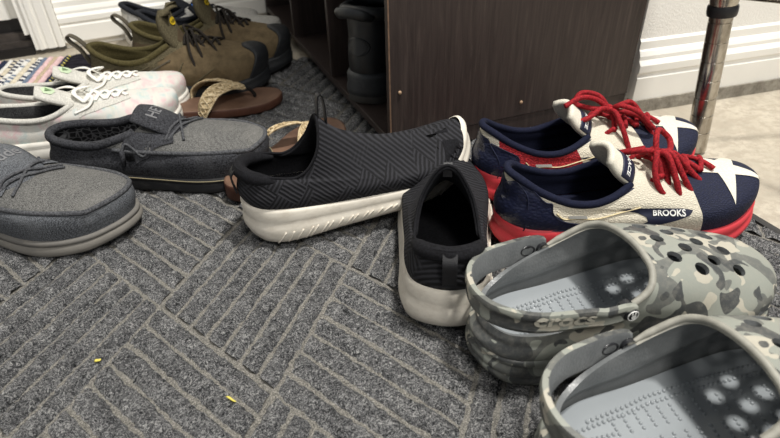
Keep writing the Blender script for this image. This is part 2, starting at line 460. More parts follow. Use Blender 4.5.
# door with casing and threshold
D0 = WL-dL*.065
def rel(o, z, s=0): q = WL+dL*s+Vector((dL.y, -dL.x))*o; return (q.x, q.y, z)
def obox(mb, s0, s1, o0, o1, z0, z1, m=0):
    V = [rel(o, z, s) for z in (z0, z1) for o in (o1, o0) for s in (s0, s1)]
    return mb.add(V, [(0,2,3,1), (4,5,7,6), (0,1,5,4), (2,6,7,3), (0,4,6,2), (1,3,7,5)], m)
mb = MB(); obox(mb, -.062, -.001, 0, .020, .012, 1.6); obox(mb, -.053, -.044, .020, .024, .012, 1.6); obox(mb, -.036, -.02, .020, .023, .012, 1.6); obox(mb, -.014, -.004, .020, .025, .012, 1.6)
struct(mb.build('trim_2', [WHITE_PAINT]))
mb = MB(); obox(mb, -.074, -.063, -.05, .010, .045, 1.6); struct(mb.build('trim_3', [WHITE_PAINT]))
mb = MB(); obox(mb, -1.2, -.075, -.07, -.03, .075, 1.9); obox(mb, -1.2, -.09, -.03, -.024, .075, .15); struct(mb.build('door_1', [simple('door_paint', srgb(242, 240, 232), .4, .4, .02)]))
mb = MB()
obox(mb, -1.2, -.066, -.09, .0, 0, .030, 0); obox(mb, -1.2, -.066, -.06, -.012, .030, .046, 0); obox(mb, -1.2, -.066, -.08, -.03, .046, .074, 1); obox(mb, -1.2, -.066, 0.0, .012, 0, .018, 1)
struct(mb.build('trim_4', [simple('dark_threshold', srgb(66, 60, 56), .5, .4, .3), simple('weather_strip', srgb(24, 22, 22), .4, .5, .2)]))
struct(wall_seg('wall_left', WL-dL*1.5, WL-dL*1.2, .3, 0, 1.6, WALL))
# ================================================================== doormat
def build_mat():
    A = Vector((.082, -.155)); B = Vector((.116, .134)); O = Vector((-.059, .485))
    x0, x1, y0, y1 = -.62, .622, -.05, 1.17
    sk = -.03
    def xr(y): return .617+(.36-y)*sk  # right edge of field
    root = thing('doormat', 'large charcoal ribbed carpet doormat with black rubber edge under the shoes', 'doormat')
    V = []; F = []
    nr = 7; nl = 46; nc = 7; base_z = .0035; hgt = .0062
    nz = rng.normal(size=(4000,))
    def rib(o, l, w, k):
        """rib from o along l (vector), width w vector"""
        nonlocal V, F
        b = len(V); jit = rng.normal(scale=.0003, size=(nl, nc)); wob = np.convolve(rng.normal(scale=.0016, size=nl+8), np.ones(6)/6, 'same')[4:-4]
        wl = w.length; cnt = 0
        for i in range(nl):
            q = .018+.964*i/(nl-1); e = min(1, min(i, nl-1-i)/2.0+.12)
            for j in range(nc):
                c = j/(nc-1)*2-1; cc = c*.885
                p = o+l*q+w*(.5+cc*.5*(1+wob[(i+j*3) % nl]*90*.5))+w.normalized()*wob[i]*.9
                z = base_z+hgt*(max(0, 1-abs(c)**2.6))**.6*(.55+.45*e if e < 1 else 1)+(jit[i, j]*2.2 if abs(c) < .95 else 0)
                ej = 1.2 if abs(c) < .6 else 2.3; x = p.x+jit[i, (j+2) % nc]*ej; y = p.y+jit[(i+3) % nl, j]*ej
                V.append((x, y, z))
        for i in range(nl-1):
            for j in range(nc-1): F.append((b+i*nc+j, b+(i+1)*nc+j, b+(i+1)*nc+j+1, b+i*nc+j+1))
    for i in range(-8, 10):
        for j in range(-8, 10):
            o = O+A*i+B*j; c = o+A*.5+B*.5
            if c.x < x0-.1 or c.x > .74 or c.y < y0-.1 or c.y > 1.3: continue
            if (i+j) % 2 == 0: l, w = B, A
            else: l, w = A, B
            for k in range(nr): rib(o+w*(k/nr), l, w*(1/nr), k)
    V = np.array(V); F2 = []
    # drop faces beyond the mat field
    F = np.array(F); cx = V[F].mean(axis=1)
    keep = (cx[:, 0] < xr(cx[:, 1])-.004) & (cx[:, 0] > x0) & (cx[:, 1] < y1) & (cx[:, 1] > y0)
    F = F[keep]; used = np.unique(F); mp = -np.ones(len(V), int); mp[used] = np.arange(len(used)); V = V[used]; F = mp[F]
    nrm = np.cross(V[F[:, 1]]-V[F[:, 0]], V[F[:, 2]]-V[F[:, 0]])[:, 2]; F = [tuple(f) if n > 0 else tuple(reversed(f)) for f, n in zip(F.tolist(), nrm)]
    r = mesh('pile_ribs', V, F, root, [CARPET]); r['kind'] = 'stuff'
    # backing and rubber edge
    mb = MB(); P = [(x0, y0), (xr(y0), y0), (xr(y1), y1), (x0, y1)]
    V = [(x, y, z) for z in (.0005, base_z+.0008) for x, y in P]; mb.add(V, [(3, 2, 1, 0), (4, 5, 6, 7)]+[(i, (i+1) % 4, (i+1) % 4+4, i+4) for i in range(4)])
    mb.build('backing', [GROOVE], root)
    mb = MB(); e = .013; hp = [(0, .0005), (e, .0005), (e-.003, .006), (.002, .0075), (-.0025, .0075), (-.0025, .003)]
    V = [(xr(y)+a, y, z) for y in (y0, y1) for a, z in hp]; k = len(hp)
    mb.add(V, [(i, i+k, (i+1) % k+k, (i+1) % k) for i in range(k)]+[tuple(range(k)), tuple(reversed(range(k, 2*k)))])
    mb.build('rubber_edge', [BLACK_RUB], root)
build_mat()
ZM = .0105   # top of the mat
# ================================================================== rag rug
def build_rug():
    root = thing('rag_rug', 'woven rag rug in cream, pink, white and navy stripes by the door', 'rug', (-.172, 1.412, 0), (0, 0, math.radians(-10.5)))
    cols = {'navy': srgb(48, 54, 74), 'pink': srgb(228, 196, 196), 'cream': srgb(222, 212, 190), 'white': srgb(232, 230, 224), 'slate': srgb(120, 132, 150), 'tan': srgb(196, 178, 152)}
    ms = {k: simple('rag_'+k, c, .95, .1, .18, 90, 700, .7, .002) for k, c in cols.items()}
    seq = [('navy', 1.5), ('pink', 1), ('tan', .6), ('pink', 1), ('slate', .7), ('white/navy', 1), ('cream', 1), ('white/slate', 1), ('white/navy', 1), ('cream/navy', .8), ('white', .8), ('navy', 1.3), ('pink', .8), ('cream', 1), ('white/navy', 1), ('slate', 1), ('cream', 1), ('pink', 1), ('white/navy', 1), ('navy', 1), ('cream', 1), ('tan', 1)]
    names = list(ms); mb = MB(); x = 0; L = .228
    for s, w in seq:
        w *= .0125; cs = s.split('/')
        n = int(L/.009)
        for k in range(n):
            y = -L*k/n; c = cs[(k//1) % len(cs)] if len(cs) > 1 and random.random() < .8 else cs[0]
            # a small slanted lump
            P = [(x-w*.02, y+.004, .004), (x-w*.5, y-.001, .0085+random.uniform(-.001, .0015)), (x-w*1.0, y-.007, .004)]
            v, f = sweep(cr(P, 5), [.003, .0046, .0052, .0046, .003], 6, flat=.8); mb.add(v, f, names.index(c))
        x -= w
    mb.box(x, 0, -L, 0, .001, .005, names.index('cream'))
    mb.build('weave', [ms[k] for k in names], root, True)
    dark = simple('fringe_dark', srgb(40, 38, 44), .95, .1, .3, 120, 600, .6, .002); yel = simple('yellow_thread', srgb(206, 194, 104), .9, .1, .1)
    mb = MB()
    for k in range(10):
        y = -.01-k*.019; P = [(.0, y, .008), (.02, y+random.uniform(-.003, .003), .011), (.042, y+random.uniform(-.005, .005), .008), (.068+random.uniform(-.006, .008), y+random.uniform(-.008, .008), .006)]
        v, f = sweep(cr(P, 10), [.006, .0065, .0065, .006, .0062, .0065, .0062, .006, .005, .003], 7, flat=.75); mb.add(v, f)
    o = mb.build('fringe', [dark], root, True)
    mb = MB()
    for k in range(12):
        y = -.012-k*.0155; v, f = sweep([(-.004, y, .0145), (.001, y-.008, .0145)], .0016, 6); mb.add(v, f)
    mb.build('edge_stitching', [yel], root, True)
build_rug()
# ================================================================== cabinet
def build_cabinet():
    root = thing('shoe_cabinet', 'dark espresso wood shoe cabinet with open cubbies standing by the white wall', 'cabinet', (.280, .670, ZM-.001), (0, 0, math.radians(-.9)))
    D = .424; Ln = .868; T = .014; Hh = .84
    def pl(name, *b, mats=None, bev=.0008): return MB().box(*b, b=bev).build(name, mats or [WOOD], root)
    pl('side_panel', 0, D, 0, T, .026, Hh)
    pl('side_panel', 0, D, Ln-T, Ln, 0, Hh)
    pl('plinth', .004, D, .002, T-.001, 0, .0255)
    pl('bottom_board', 0.001, D-.008, T, Ln-T, .014, .026)
    pl('plinth', .012, .024, T, Ln-T, 0, .014)
    pl('back_panel', D-.008, D, T, Ln-T, .0, Hh)
    for y in (.286, .562): pl('divider', 0.001, D-.008, y, y+.011, .026, Hh-T)
    pl('shelf', 0.001, D-.008, T, Ln-T, .27, .282)
    pl('top_board', -.01, D, -.006, Ln+.006, Hh, Hh+.018)
    # pale worn edge of the side panel
    MB().box(-.0012, .0004, -.0008, .0012, .03, Hh).build('worn_edge', [EDGE], root)
    for (x, z) in ((.014, .098), (.215, .048)):
        v, f = sweep([(x, -.0002, z), (x, -.0022, z)], [.0028, .0022], 10); mesh('screw_cap', v, f, root, [simple('scuffed_cap', srgb(168, 140, 112), .6)])
build_cabinet()
# ================================================================== chrome rack leg
def build_pole():
    P0 = Vector((.703, .510, 0)); P1 = Vector((.686, .520, .19)); d = (P1-P0).normalized()
    root = thing('wire_shelving_rack', 'chrome wire shelving rack with grooved leg and black collar, at right', 'shelving rack', P0)
    q = Vector((0, 0, 1)).rotation_difference(d).to_matrix()
    def T(p): return tuple(q @ Vector(p))
    prof = [(0, .000), (.010, .0), (.0145, .004), (.0145, .010)]; z = .010
    while z < .42: prof += [(.0145, z+.0240), (.0137, z+.0245), (.0137, z+.0255), (.0145, z+.026)]; z += .026
    V = []; n = 28
    for r, zz in prof:
        for j in range(n): a = 2*PI*j/n; V.append(T((r*math.cos(a), r*math.sin(a), zz)))
    F = [(k*n+j, k*n+(j+1) % n, (k+1)*n+(j+1) % n, (k+1)*n+j) for k in range(len(prof)-1) for j in range(n)]
    mi = [1 if prof[k][0] < .013 and k > 4 and prof[k+1][0] < .013 else 0 for k in range(len(prof)-1) for j in range(n)]
    mesh('leg', V, F, root, [CHROME, RUST], True, mi, sharp=30)
    V = []; pr = [(.0146, .198), (.0176, .198), (.0184, .202), (.0184, .209), (.0176, .211), (.0146, .211)]
    for r, zz in pr:
        for j in range(n): a = 2*PI*j/n; V.append(T((r*math.cos(a), r*math.sin(a), zz)))
    F = [(k*n+j, k*n+(j+1) % n, ((k+1) % 6)*n+(j+1) % n, ((k+1) % 6)*n+j) for k in range(6) for j in range(n)]
    mesh('collar', V, F, root, [BLACK_PL], True, sharp=40)
    # sleeve and shelf wires
    V = []; pr = [(.0147, .212), (.0165, .212), (.021, .238), (.0147, .238)]
    for r, zz in pr:
        for j in range(n): a = 2*PI*j/n; V.append(T((r*math.cos(a), r*math.sin(a), zz)))
    F = [(k*n+j, k*n+(j+1) % n, ((k+1) % 4)*n+(j+1) % n, ((k+1) % 4)*n+j) for k in range(4) for j in range(n)]
    sl = mesh('shelf_sleeve', V, F, root, [CHROME], True, sharp=40)
    p = Vector(T((0, 0, .222)))
    for k, (dx, dy, dz) in enumerate(((.34, -.115, -.002), (.06, -.36, 0.03))):
        a = p; b = p+Vector((dx, dy, dz)); v, f = sweep([a, b], .0028, 10); mesh('shelf_wire', v, f, root, [CHROME])
build_pole()
# ================================================================== clogs
def m_camo():
    m = NT('camouflage_foam'); co = m.co(scale=(1, 1.0, 1.0)); w = m.co(scale=(1, 1.25, 1.25), loc=(.3, .1, .2)); w2 = m.co(scale=(1, 1.3, 1.1), loc=(1.7, .6, .2))
    n1 = m.noise(w, 22, 1.2, .5, 1.3); n2 = m.noise(w2, 25, 1.2, .5, 1.5); n3 = m.noise(m.co(loc=(4, 2, 1)), 29, 1.2, .5, 1.2)
    c = m.ramp(n1, [(0, srgb(142, 145, 136)), (.53, srgb(100, 102, 98))], 'CONSTANT')
    c = m.mix(m.ramp(n2, [(0, (0,0,0)), (.585, (1,1,1))], 'CONSTANT'), c, srgb(178, 173, 158))
    c = m.mix(m.ramp(n3, [(0, (0,0,0)), (.56, (1,1,1))], 'CONSTANT'), c, srgb(70, 72, 72))
    d = m.ramp(m.noise(co, 150, 4, .7), [(.45, (0,0,0)), (.8, (1,1,1))]); c = m.mix(m.math('MULTIPLY', d, .35), c, srgb(160, 156, 144))
    m.base(c); m.rough(.42, .45); m.bump(m.noise(co, 500, 3), .12, .001); return m.m
CAMO = m_camo()
CROC_IN = NT('grey_foam'); _c = CROC_IN.co(); CROC_IN.base(CROC_IN.ramp(CROC_IN.noise(_c, 25, 5, .6), [(.3, srgb(100, 103, 104)), (.7, srgb(128, 130, 130))])); CROC_IN.rough(.36, .5); CROC_IN.bump(CROC_IN.vor(_c, 420), .25, .0008); CROC_IN = CROC_IN.m
FOOTBED = simple('grey_footbed', srgb(144, 149, 152), .28, .5, .06, 20, 200, .08)
RIM = simple('dusty_rim', srgb(150, 148, 138), .55, .35, .18, 120, 500, .2)
RIVET = simple('rivet_black', srgb(34, 35, 38), .3, .5, .05)
WHITE_INK = simple('white_ink', srgb(236, 236, 232), .5, .3, .02, bstr=0)
CAMO_TXT = simple('strap_lettering', srgb(205, 200, 184), .5, .4, .1)
def croc(label, loc, rot, mir):
    global MIR
    MIR = mir
    root = thing('clog', label, 'clog', loc, rot, 'pair of camouflage clogs')
    L, W = .272, .113
    zb = [(0, .030), (.15, .026), (.5, .023), (.75, .023), (.9, .030), (1, .042)]
    base = [(1, 0), (.985, .40), (.93, .75), (.83, .97), (.70, 1.04), (.52, .93), (.33, .80), (.15, .74), (.045, .52), (0, 0)]
    col = [(.51, 0, .100), (.508, .018, .0985), (.496, .035, .0945), (.464, .0465, .087), (.40, .0500, .077), (.33, .0495, .069), (.24, .0465, .062), (.139, .040, .056), (.053, .026, .053), (.019, 0, .052)]
    s = Shoe(L, W, col, zb, toe_h=.029, bend=.11, base=base, bulge=.004, N=160, M=40, tw=(1, 1, .97, .9, .7, .2, 0, 0, 0, 0),
             tz=(0, .55, .95), tl=(.34, .66, .9, 1), ta=(0, 0, .06, .28, .55, .83, 1))
    # body shell with real vents
    V, F, mi, uv = grid_solid(s.G, .0042, True)
    mi = [1 if (m_ == 2 and .27 < u_[0][0] < .73) else m_ for m_, u_ in zip(mi, uv)]
    sv = MIR; MIR = 1
    up = mesh('clog_upper', V, F, root, [CAMO, CROC_IN, RIM], True, mi, uv)
    holes = [(.61, -.022), (.61, 0.002), (.61, .026), (.68, -.034), (.68, -.011), (.68, .013), (.68, .035), (.75, -.025), (.75, -.002), (.75, .021), (.825, -.033), (.825, -.012), (.825, .010)]
    mb = MB()
    for k, (fx, y) in enumerate(holes):
        x = fx*L; y = y+float(s.shift(x, .11))*.8; p, n = s.top(x, y, 0); p = Vector(p); n = Vector(n)
        t = n.cross(Vector((0, 1, 0))).normalized(); b = n.cross(t); r = .0056 if k % 3 else .0061; q = 16
        ring = lambda h: [tuple(p+n*h+t*math.cos(2*PI*i/q)*r*1.15+b*math.sin(2*PI*i/q)*r) for i in range(q)]
        V = ring(.012)+ring(-.016); Fq = [(i, i+q, (i+1) % q+q, (i+1) % q) for i in range(q)]+[tuple(range(q)), tuple(reversed(range(q, 2*q)))]
        mb.add(V, Fq)
    # larger side vents low round the toe
    for (i0, wv) in ((-.075, .014), (.075, .014), (-.14, .013), (.14, .013)):
        k = int((i0 % 1)*s.N); p = Vector(s.G[k, int(.17*s.M)]); d = Vector((p.x-.5*L, p.y, 0)); d = (d+Vector((d.x*.2, 0, 0))).normalized(); t = Vector((-d.y, d.x, 0)); z = Vector((0, 0, 1))
        quad = [t*-wv*.5+z*-.006, t*wv*.5+z*-.006, t*wv*.38+z*.007, t*-wv*.38+z*.007]
        V = [tuple(p+d*.014+a) for a in quad]+[tuple(p-d*.016+a) for a in quad]
        mb.add(V, [(0, 1, 2, 3), (7, 6, 5, 4)]+[(i, i+4, (i+1) % 4+4, (i+1) % 4) for i in range(4)])
    cut = mb.build('cutter', [CROC_IN], root)
    # make normals consistent
    import bmesh
    for ob in (cut, up):
        bm = bmesh.new(); bm.from_mesh(ob.data); bmesh.ops.recalc_face_normals(bm, faces=bm.faces); bm.to_mesh(ob.data); bm.free()
    md = up.modifiers.new('b', 'BOOLEAN'); md.object = cut; md.operation = 'DIFFERENCE'; md.solver = 'EXACT'
    bpy.context.view_layer.update(); dg = bpy.context.evaluated_depsgraph_get(); nm = bpy.data.meshes.new_from_object(up.evaluated_get(dg)); up.modifiers.clear(); old = up.data; up.data = nm; nm.name = 'clog_upper'
    bpy.data.objects.remove(cut)
    nm.polygons.foreach_set('use_smooth', [True]*len(nm.polygons)); nm.set_sharp_from_angle(angle=math.radians(50))
    MIR = sv
    if MIR < 0:
        co = np.empty(len(nm.vertices)*3); nm.vertices.foreach_get('co', co); co = co.reshape(-1, 3); co[:, 1] *= -1; nm.vertices.foreach_set('co', co.ravel()); nm.flip_normals(); nm.update()
    # rim bead
    P = s.iso(1.0, -.29, .29); v, f = sweep(P+np.array([0, 0, .0003]), np.interp(np.linspace(0, 1, len(P)), [0, .08, .92, 1], [.0012, .0030, .0030, .0012]), 8); mesh('rim', v, f, root, [RIM])
    # sole
    prof = [(-.002, 1, 0), (.0035, .98, 0), (.0048, .86, 0), (.0032, .80, 0), (.0028, .70, 0), (.0055, .64, 0), (.0058, .46, 0), (.0045, .40, 0), (.0062, .34, 0), (.005, .12, 0), (.001, .0, 0), (-.010, 0, 0)]
    s.sole(root, [CAMO], [(0, .010), (.06, .003), (.14, 0), (.72, 0), (.88, .006), (1, .020)], prof, lip=.004, name='clog_sole', topcap=False)
    # sole nubs at the heel side
    # footbed, dished, with massage nubs
    j = s.outline(-.0045)
    zf = lambda x, q, z: .0185+.010*abs(q)**3+(.004 if x < .1 else 0)*0+.004*max(0, .12-x)/.12+.006*max(0, (x-.22)/.09)**1.5
    v, f = s.cap(j, zf, flip=True, cols=16); fb = mesh('footbed', v, f, root, [FOOTBED])
    bv = BVHTree.FromPolygons([Vector(a) for a in v], f)
    mb = MB()
    def nub(x, y, r=.0018):
        h, n = ray(bv, (x, y, .09), (0, 0, -1))
        if h is None: return
        V = []; q = 6
        for k, (rr, zz) in enumerate(((1, -.1), (.85, .6), (.4, 1.0))):
            for i in range(q): V.append((h.x+rr*r*math.cos(2*PI*i/q), h.y+rr*r*math.sin(2*PI*i/q), h.z+zz*r))
        V.append((h.x, h.y, h.z+1.08*r)); Fq = [(k*q+i, k*q+(i+1) % q, (k+1)*q+(i+1) % q, (k+1)*q+i) for k in range(2) for i in range(q)]+[(2*q+i, 2*q+(i+1) % q, 3*q) for i in range(q)]
        mb.add(V, Fq)
    for yo, x0, x1 in ((-.034, .045, .25), (-.028, .03, .27), (-.0215, .05, .27), (.036, .045, .25), (.030, .03, .27)):
        x = x0
        while x < x1:
            sh = float(s.shift(x, .11)); tp = 1-.35*max(0, (.10-x)/.10); wd = (.74+.3*min(1, max(0, (x-.08)/.14)))
            nub(x, yo*tp*wd*1.12+sh); x += .0046
    for i, x in enumerate(np.arange(.060, .235, .0105)):
        for k in range(4): nub(x+k*.0006, -.013+float(s.shift(x, .11))+.0042*k, .0017)
        for k in range(4): nub(x+.004, .022+float(s.shift(x, .11))-.0042*k, .0017)
    for k in range(8): nub(.030+.0042*k, -.006, .0018); nub(.030+.0042*k, .010, .0018)
    mb.build('footbed_nubs', [FOOTBED], root, True)
    # heel strap
    px = .384*L; pxf = .32*L; sh = float(s.shift(px, .11)); zn, zfr = .077, .066
    path = [(px+.004, -.0545+sh, zn), (px-.02, -.055+sh*.6, .0765), (.072, -.0515, .0755), (.030, -.043, .0745), (.004, -.024, .0745), (-.004, 0, .075), (.004, .024, .0745), (.025, .040, .073), (.055, .0485, .070), (pxf-.012, .0530+sh*.6, .067), (pxf+.004, .0535+sh, zfr)]
    P = cr(path, 90); w = np.interp(np.linspace(0, 1, 90), [0, .04, .12, .5, .88, .96, 1], [.0075, .0095, .0095, .0125, .0125, .0115, .009])
    UPV = np.tile([0, 0, 1.], (90, 1)); T = np.gradient(P, axis=0); out = np.stack([T[:, 1], -T[:, 0], 0*T[:, 0]], 1); out /= np.linalg.norm(out, axis=1)[:, None]
    prof = [(-.0026, -.8), (-.0019, -1), (.0019, -1), (.0030, -.8), (.0036, -.55), (.0026, -.45), (.0026, .45), (.0036, .55), (.0030, .8), (.0019, 1), (-.0019, 1), (-.0026, .8)]
    V = []; k = len(prof)
    for i in range(90):
        side = -out[i] if np.dot(out[i], P[i]-np.array([.12, 0, P[i][2]])) < 0 else out[i]
        for a, c in prof: V.append(P[i]+side*a*1.1+UPV[i]*c*w[i]+side*(.0015*(c)))
    Fq = [(i*k+j, i*k+(j+1) % k, (i+1)*k+(j+1) % k, (i+1)*k+j) for i in range(89) for j in range(k)]+[tuple(reversed(range(k))), tuple(89*k+j for j in range(k))]
    st = mesh('heel_strap', V, Fq, root, [CAMO, CROC_IN], True, [1 if (f % k) in (10, 11, 0) and f < 89*k else 0 for f in range(len(Fq))], sharp=60)
    sbv = BVHTree.FromPolygons([Vector(q) for q in V], Fq)
    for sg in (-1, 1):
        y = sg*(.0545)+sh*1.0; pxs, zr = (px, zn) if sg < 0 else (pxf, zfr)
        v = []; n = 20; pr = [(.0, .0062), (.0035, .0062), (.0058, .005), (.0066, .0025), (.0066, -.007)]
        for r, h in pr:
            for q in range(n): a = 2*PI*q/n; v.append((pxs+r*math.cos(a), y+sg*(h), zr+r*math.sin(a)))
        f = [(a*n+q, a*n+(q+1) % n, (a+1)*n+(q+1) % n, (a+1)*n+q) for a in range(4) for q in range(n)]
        if sg > 0: f = [tuple(reversed(t)) for t in f]
        rv = mesh('rivet', v, f, root, [RIVET])
        # rivet emblem: ring and small figure
        v1, f1 = sweep([(pxs+.0046*math.cos(a), y+sg*.0058, zr+.0046*math.sin(a)) for a in np.linspace(0, 2*PI, 20, False)], .0005, 5, True)
        m2 = MB().add(v1, f1)
        bl = [(pxs+.0022*math.cos(a)+.0003, y+sg*.0065, zr-.0005+.0026*math.sin(a)*(1 if math.sin(a) < 0 else .6)) for a in np.linspace(0, 2*PI, 14, False)]
        m2.add(bl, [tuple(range(14)) if sg < 0 else tuple(reversed(range(14)))]); m2.box(pxs-.0019, pxs-.0007, y+sg*.0062-.0003, y+sg*.0062+.0003, zr+.001, zr+.0033); m2.box(pxs+.0007, pxs+.0019, y+sg*.0062-.0003, y+sg*.0062+.0003, zr+.001, zr+.0033)
        m2.build('rivet_emblem', [WHITE_INK], rv, False)
        if sg > 0:
            # dark oval socket on the inside of the band
            k0 = 90-12; c = P[k0]-np.array([0, .0034, 0]); tt = T[k0]/np.linalg.norm(T[k0]); v, f = sweep([c, c-np.array([0, .0006, 0])], .0001, 4)
            nrm = np.array([tt[1], -tt[0], 0]); nrm = nrm if nrm[1] < 0 else -nrm; c = P[k0]+nrm*.0030
            v = [tuple(c+nrm*h+tt*r*.0085*math.cos(a)+np.array([0, 0, 1])*r*.0056*math.sin(a)) for h, r in ((-.001, 1), (.0006, 1), (.0008, .85), (-.0004, .7), (-.0004, .01)) for a in np.linspace(0, 2*PI, 24, False)]
            f = [(a*24+b, a*24+(b+1) % 24, (a+1)*24+(b+1) % 24, (a+1)*24+b) for a in range(4) for b in range(24)]
            mesh('rivet_socket', v, f, st, [RIVET])
    lettering('crocs', .021, sbv, (.052, -.06*1, .0795), (1, 0.13, -.04), (0, 0, 1), CAMO_TXT, st, .0006, .03)
    if MIR < 0: pass
    MIR = 1
    return root
croc('grey camouflage foam clog directly in front of the navy and white running shoe', (.197, .293, ZM-.0015), (0, 0, math.radians(-7.5)), 1)
croc('grey camouflage foam clog nearest the camera, cut by the bottom right corner', (.183, .168, ZM-.0015), (0, 0, math.radians(-8.5)), 1)
# ================================================================== running shoes
NAVY = srgb(30, 34, 56); CREAM = srgb(226, 218, 198); REDC = srgb(196, 40, 52)
def m_mesh(name, c, scale=430, bstr=.7, rough=.7, hole=.55):
    m = NT(name); co = m.co(scale=(1, 1.5, 1.5)); v = m.vor(co, scale); f = m.ramp(v, [(.1, (0,0,0)), (.6, (1,1,1))])
    m.base(m.mix(f, lc(c, 1.12), lc(c, hole))); m.rough(rough, .3); m.bump(f, bstr, -.0008); return m.m
def m_running(far=False):
    m = NT('runner_mesh'); co = m.co(scale=(1, 1.5, 1.5)); v = m.vor(co, 430); f = m.ramp(v, [(.1, (0,0,0)), (.6, (1,1,1))])
    sx = m.n('ShaderNodeSeparateXYZ'); m.l(m.tc.outputs['Object'], sx.inputs[0]); x = sx.outputs[0]; z = sx.outputs[2]; y = sx.outputs[1]
    # navy toe: x beyond a curved line
    th = m.math('SUBTRACT', x, m.math('MULTIPLY', z, -.22)); k = m.math('GREATER_THAN', th, .215)
    col = m.mix(k, CREAM, NAVY)
    col2 = m.mix(f, m.mix(k, lc(CREAM, 1.05), lc(NAVY, 1.5)), m.mix(k, lc(CREAM, .78), lc(NAVY, .75)))
    if far:
        k2 = m.math('LESS_THAN', m.math('ADD', x, m.math('MULTIPLY', z, .5)), .15); k3 = m.math('GREATER_THAN', x, .018); col2 = m.mix(m.math('MULTIPLY', k2, k3), col2, m.mix(f, srgb(190, 40, 46), srgb(120, 22, 30)))
    m.base(col2); m.rough(.7, .3); m.bump(f, .7, -.0008); return m.m
RUN = m_running(); RUN_F = m_running(True); NAVY_M = simple('navy_overlay', NAVY, .5, .4, .12, 60, 700, .15)
NAVY_LIN = fabric('navy_lining', lc(NAVY, .45), lc(NAVY, 1.0), 900, .8, .3)
CREAM_M = m_mesh('cream_mesh', CREAM, 430); RED_M = m_mesh('red_mesh', srgb(200, 42, 48), 430)
REDSOLE = rubber('coral_red_foam', srgb(206, 62, 70), .55, srgb(170, 60, 60), 200, .1, .35, .3)
REDDARK = rubber('dark_outsole', srgb(70, 40, 46), .7)
LACE_R = NT('red_lace'); _c = LACE_R.co(); LACE_R.base(LACE_R.ramp(LACE_R.noise(_c, 500, 3), [(.35, srgb(112, 16, 24)), (.65, srgb(172, 34, 42))])); LACE_R.rough(.75, .25); LACE_R.bump(LACE_R.vor(_c, 1400), .5, .0006); LACE_R = LACE_R.m
STAR_M = m_mesh('star_cream', srgb(224, 218, 202), 500, .2, .7, .88)
NAVY_HEEL = NT('navy_heel_panel'); _c = NAVY_HEEL.co(scale=(1, 1, 1.6)); _v = NAVY_HEEL.vor(_c, 210); NAVY_HEEL.base(NAVY_HEEL.ramp(_v, [(0, lc(NAVY, 1.1)), (.6, lc(NAVY, .85))])); NAVY_HEEL.rough(.28, .5); NAVY_HEEL.bump(_v, .35, -.0015); NAVY_HEEL = NAVY_HEEL.m
GREYREF = simple('grey_reflector', srgb(150, 150, 146), .35, .5, .05)
